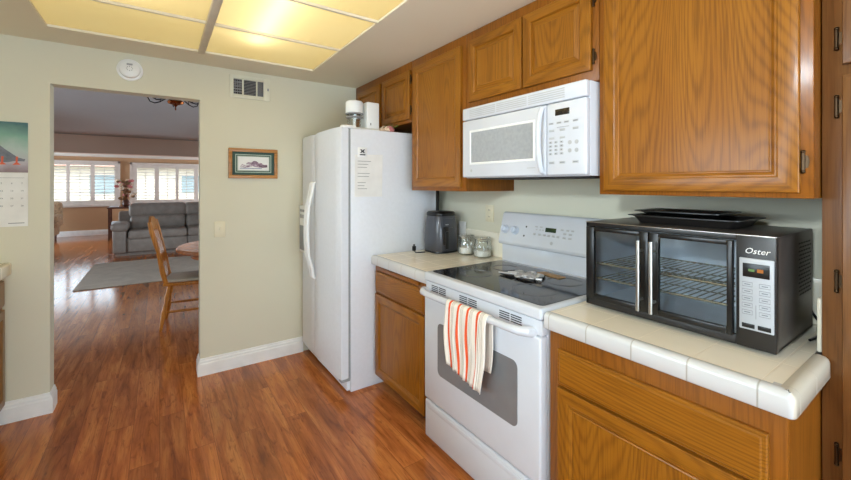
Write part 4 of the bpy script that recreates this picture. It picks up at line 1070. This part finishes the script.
# chair: built facing +X, seat centre at origin, then placed
def chair(label, loc, rz):
    r = thing('dining_chair', label, 'chair', (0, 0, 0)); sh = .455
    b = MB(); P = [(-.20, -.19), (-.21, 0), (-.20, .19), (-.10, .215), (.10, .225), (.20, .20), (.225, 0), (.20, -.20), (.10, -.225), (-.10, -.215)]
    b.prism(P, 'Z', sh-.03, sh, 0, .008); link('seat', b, 'chair', r, angle=50)
    b = MB(); b.prism([(x*.88, y*.88) for x, y in P], 'Z', sh+.0, sh+.028, 0, .010); link('seat_pad', b, 'cushion', r, angle=50)
    tp = [.013, .016, .021, .015, .020, .024, .018, .012]
    for sx in (-1, 1):
        for sy in (-1, 1):
            a = Vector((sx*.15, sy*.15, sh-.02)); e = Vector((sx*.215, sy*.21, 0)); b = MB()
            b.tube([a+(e-a)*t for t in (0, .15, .3, .4, .5, .65, .85, 1)], tp, 10); link('leg', b, 'chair', r)
    b = MB()
    for sy in (-1, 1): b.tube([(-.185, sy*.18, .17), (0, sy*.182, .17), (.185, sy*.18, .17)], [.008, .014, .008], 8)
    b.tube([(.18, -.175, .26), (.18, 0, .26), (.18, .175, .26)], [.008, .014, .008], 8); b.tube([(.182, -.178, .20), (.182, 0, .20), (.182, .178, .20)], [.008, .014, .008], 8)
    b.tube([(-.19, -.18, .22), (-.19, .18, .22)], .010, 8); link('stretchers', b, 'chair', r)
    for sy in (-1, 1):
        b = MB(); b.tube([(-.175, sy*.17, sh-.01), (-.205, sy*.178, sh+.12), (-.235, sy*.185, sh+.30), (-.285, sy*.192, sh+.50), (-.305, sy*.195, sh+.60)], [.020, .022, .016, .022, .016], 10); link('back_post', b, 'chair', r)
    b = MB(); n = 12; up = []; lo = []
    for k in range(n+1):
        t = k/n; y = -.21+.42*t; e = math.sin(PI*t)
        up.append((-.300-.018*e, y, sh+.57+.075*e)); lo.append((-.285-.018*e, y, sh+.485+.02*e))
    for P1, P2, Q1, Q2 in zip(up, up[1:], lo, lo[1:]):
        for dx in (0,):
            vs = [b.b.verts.new((p[0]+d, p[1], p[2])) for d in (-.010, .010) for p in (P1, P2, Q2, Q1)]
            for ids in ((0, 1, 2, 3), (7, 6, 5, 4), (0, 4, 5, 1), (3, 2, 6, 7), (0, 3, 7, 4), (1, 5, 6, 2)): b.b.faces.new([vs[i] for i in ids])
    bmesh.ops.remove_doubles(b.b, verts=b.b.verts[:], dist=1e-5); link('crest_rail', b, 'chair', r, angle=50)
    for k in range(5):
        y = -.12+.06*k; b = MB(); b.tube([(-.185, y*.9, sh-.005), (-.225, y, sh+.25), (-.29, y*1.05, sh+.51)], [.008, .012, .008], 8); link('spindle', b, 'chair', r)
    r.location = loc; r.rotation_euler.z = rz; return r
chair('spindle-back oak dining chair with pale seat pad, nearest the doorway', (.245, 4.68, 0), math.radians(-7))
# chandelier
ch = thing('chandelier', 'copper-coloured chandelier with curled dark arms hanging beyond the doorway', 'chandelier', (.145, 5.08, 2.24))
hx, hy = .145, 5.08
b = MB(); b.lathe([(.004, 2.235), (.008, 2.245), (.005, 2.27), (.02, 2.292), (.070, 2.305), (.082, 2.325), (.06, 2.35), (.02, 2.38), (.018, 2.46), (.032, 2.52), (.012, 2.56)], (hx, hy, 0), 28); link('body', b, 'brass', ch)
b = MB(); b.tube([(hx, hy, 2.56), (hx, hy, 2.875)], .006, 8); b.lathe([(.06, 2.885), (.05, 2.865), (.01, 2.855)], (hx, hy, 0), 20); link('chain', b, 'iron', ch)
for k in range(6):
    a = k*PI/3+.60; c_, s_ = math.cos(a), math.sin(a); b = MB()
    b.tube([(hx+c_*r_, hy+s_*r_, z) for r_, z in ((.03, 2.40), (.10, 2.36), (.16, 2.325), (.21, 2.310), (.26, 2.33), (.285, 2.38), (.28, 2.44))], .006, 8)
    b.tube([(hx+c_*r_, hy+s_*r_, z) for r_, z in ((.16, 2.325), (.15, 2.36), (.18, 2.38), (.21, 2.36))], .004, 6)
    am = link('arm', b, 'iron', ch)
    b = MB(); b.lathe([(.01, 2.435), (.035, 2.445), (.03, 2.45), (.012, 2.455), (.012, 2.54), (.005, 2.56)], (hx+c_*.28, hy+s_*.28, 0), 14); link('candle_cup', b, 'cream', am)
# rug
b = MB(); b.box(-.95, 1.9, 6.84, 8.95, .001, .014, .004); tag(link('area_rug', b, 'rug', None, (.4, 7.9, .001)), 'faded grey rug on the floor in front of the sofa', 'rug')
# sofa (faces -Y)
sf = thing('sofa', 'grey leather reclining sofa facing the doorway', 'sofa', (.5, 10.1, 0))
SX0, SX1, SYF, SYB = -.78, 1.75, 9.62, 10.6
b = MB(); b.box(SX0+.03, SX1-.03, SYF+.06, SYB-.05, .06, .36, .03); b.box(SX0+.06, SX1-.06, SYF+.1, SYB-.1, 0, .07); link('base', b, 'sofa', sf)
for x0 in (SX0, SX1-.26):
    b = MB(); b.box(x0+.02, x0+.24, SYF+.02, SYB-.10, .05, .52, .05, 0, 3); b.box(x0-.01, x0+.27, SYF-.02, SYB-.25, .48, .66, .085, 0, 4); link('arm', b, 'sofa', sf)
xs = (SX0+.26, (SX0+SX1)/2, SX1-.26)
for a, c_ in zip(xs, xs[1:]):
    b = MB(); b.box(a+.005, c_-.005, SYF-.01, SYB-.35, .32, .50, .055, 0, 4); link('seat_cushion', b, 'sofa', sf)
    b = MB(); b.box(a+.005, c_-.005, SYF+.0, SYF+.07, .07, .33, .03, 0, 3); link('footrest', b, 'sofa', sf)
    b = MB(); b.box(a+.005, c_-.005, SYB-.42, SYB-.15, .46, .76, .08, 0, 4); b.box(a-.02, c_+.02, SYB-.36, SYB-.06, .72, 1.02, .09, 0, 4); link('back_cushion', b, 'sofa', sf)
b = MB(); b.box(SX0+.06, SX1-.06, SYB-.16, SYB-.04, .1, .85, .04); link('back_panel', b, 'sofa', sf)
# end table
et = thing('end_table', 'dark wooden end table behind the sofa under the flowers', 'table', (-.95, 12.9, 0))
b = MB(); b.box(-1.10, -.58, 12.6, 13.2, .80, .835, .008); link('tabletop', b, 'dwood', et)
b = MB(); b.box(-1.06, -.62, 12.64, 13.16, .32, .35); link('shelf', b, 'dwood', et)
for x in (-1.08, -.64):
    for y in (12.62, 13.14): b = MB(); b.box(x, x+.04, y, y+.04, 0, .80); link('leg', b, 'dwood', et)
b = MB(); b.box(-1.02, -.74, 12.70, 13.0, .3505, .46, .01); tag(link('storage_box', b, 'book', None, (-.96, 12.85, .35)), 'white box on the lower shelf of the end table', 'box')
b = MB(); b.box(-1.06, -.88, 12.65, 12.95, .8355, .865, .004); tag(link('book', b, 'book', None, (-.96, 12.8, .835)), 'pale book lying on the end table beside the sofa', 'book')
fa = thing('flower_arrangement', 'dried brown and pink flower arrangement standing between the windows', 'flowers', (-.74, 13.05, .835))
b = MB(); b.lathe([(.05, .8355), (.08, .86), (.095, .92), (.07, .99), (.045, 1.02), (.05, 1.04)], (-.74, 13.05, 0), 20); link('vase', b, 'dwood', fa)
for k in range(60):
    a = random.random()*2*PI; r_ = random.random()*.19; z = 1.03+random.random()*.50; rr = r_*(1.3-abs(z-1.25))
    b = MB(); x, y = -.74+rr*math.cos(a), 13.05+rr*math.sin(a)
    b.ball((x, y, z), .045+random.random()*.02, 1, .8, .7, 0, 7, 5); link('flower', b, ('leaf', 'petal', 'petalp', 'leaf')[k % 4], fa)
b = MB()
for k in range(9):
    a = k*.7; b.tube([(-.74, 13.05, 1.0), (-.74+.05*math.cos(a), 13.05+.05*math.sin(a), 1.2), (-.74+.11*math.cos(a), 13.05+.11*math.sin(a), 1.45)], .005, 5)
link('stems', b, 'leaf', fa)
# armchair partly seen at left
ar = thing('armchair', 'floral upholstered armchair by the left window', 'armchair', (-2.43, 13.4, 0))
b = MB(); b.box(-2.83, -2.15, 12.95, 13.75, .12, .42, .05, 0, 3); link('base', b, 'armch', ar)
b = MB(); b.box(-2.76, -2.22, 12.92, 13.6, .38, .52, .06, 0, 3); link('seat_cushion', b, 'armch', ar)
for x in (-2.88, -2.24): b = MB(); b.box(x, x+.17, 12.95, 13.7, .35, .66, .07, 0, 3); link('arm', b, 'armch', ar)
b = MB(); b.box(-2.81, -2.10, 13.6, 13.86, .35, .98, .09, 0, 3); link('backrest', b, 'armch', ar)
for x in (-2.80, -2.22):
    for y in (12.99, 13.66): b = MB(); b.cyl((x, y, 0), (x, y, .14), .02, .028, 10); link('leg', b, 'dwood', ar)
# small item on sofa back seen over the top
b = MB(); b.ball((.86, 10.42, 1.055), .05, 1.3, 1, .8); b.ball((.93, 10.42, 1.075), .04); tag(link('stuffed_toy', b, 'leaf', None, (.88, 10.42, 1.02)), 'small brown toy sitting on top of the sofa back', 'toy')

GR = {'wall_cabinet': 'oak wall cabinets along the right wall', 'base_cabinet': 'oak base cabinets', 'countertop': 'tiled kitchen counters', 'backsplash': 'tile backsplashes', 'glass_jar': 'glass jars beside the range', 'house': 'houses across the street'}
for o in bpy.data.objects:
    k = o.name.split('.')[0]
    if 'category' in o and k in GR: o['group'] = GR[k]
    if '_w' in o: del o['_w']
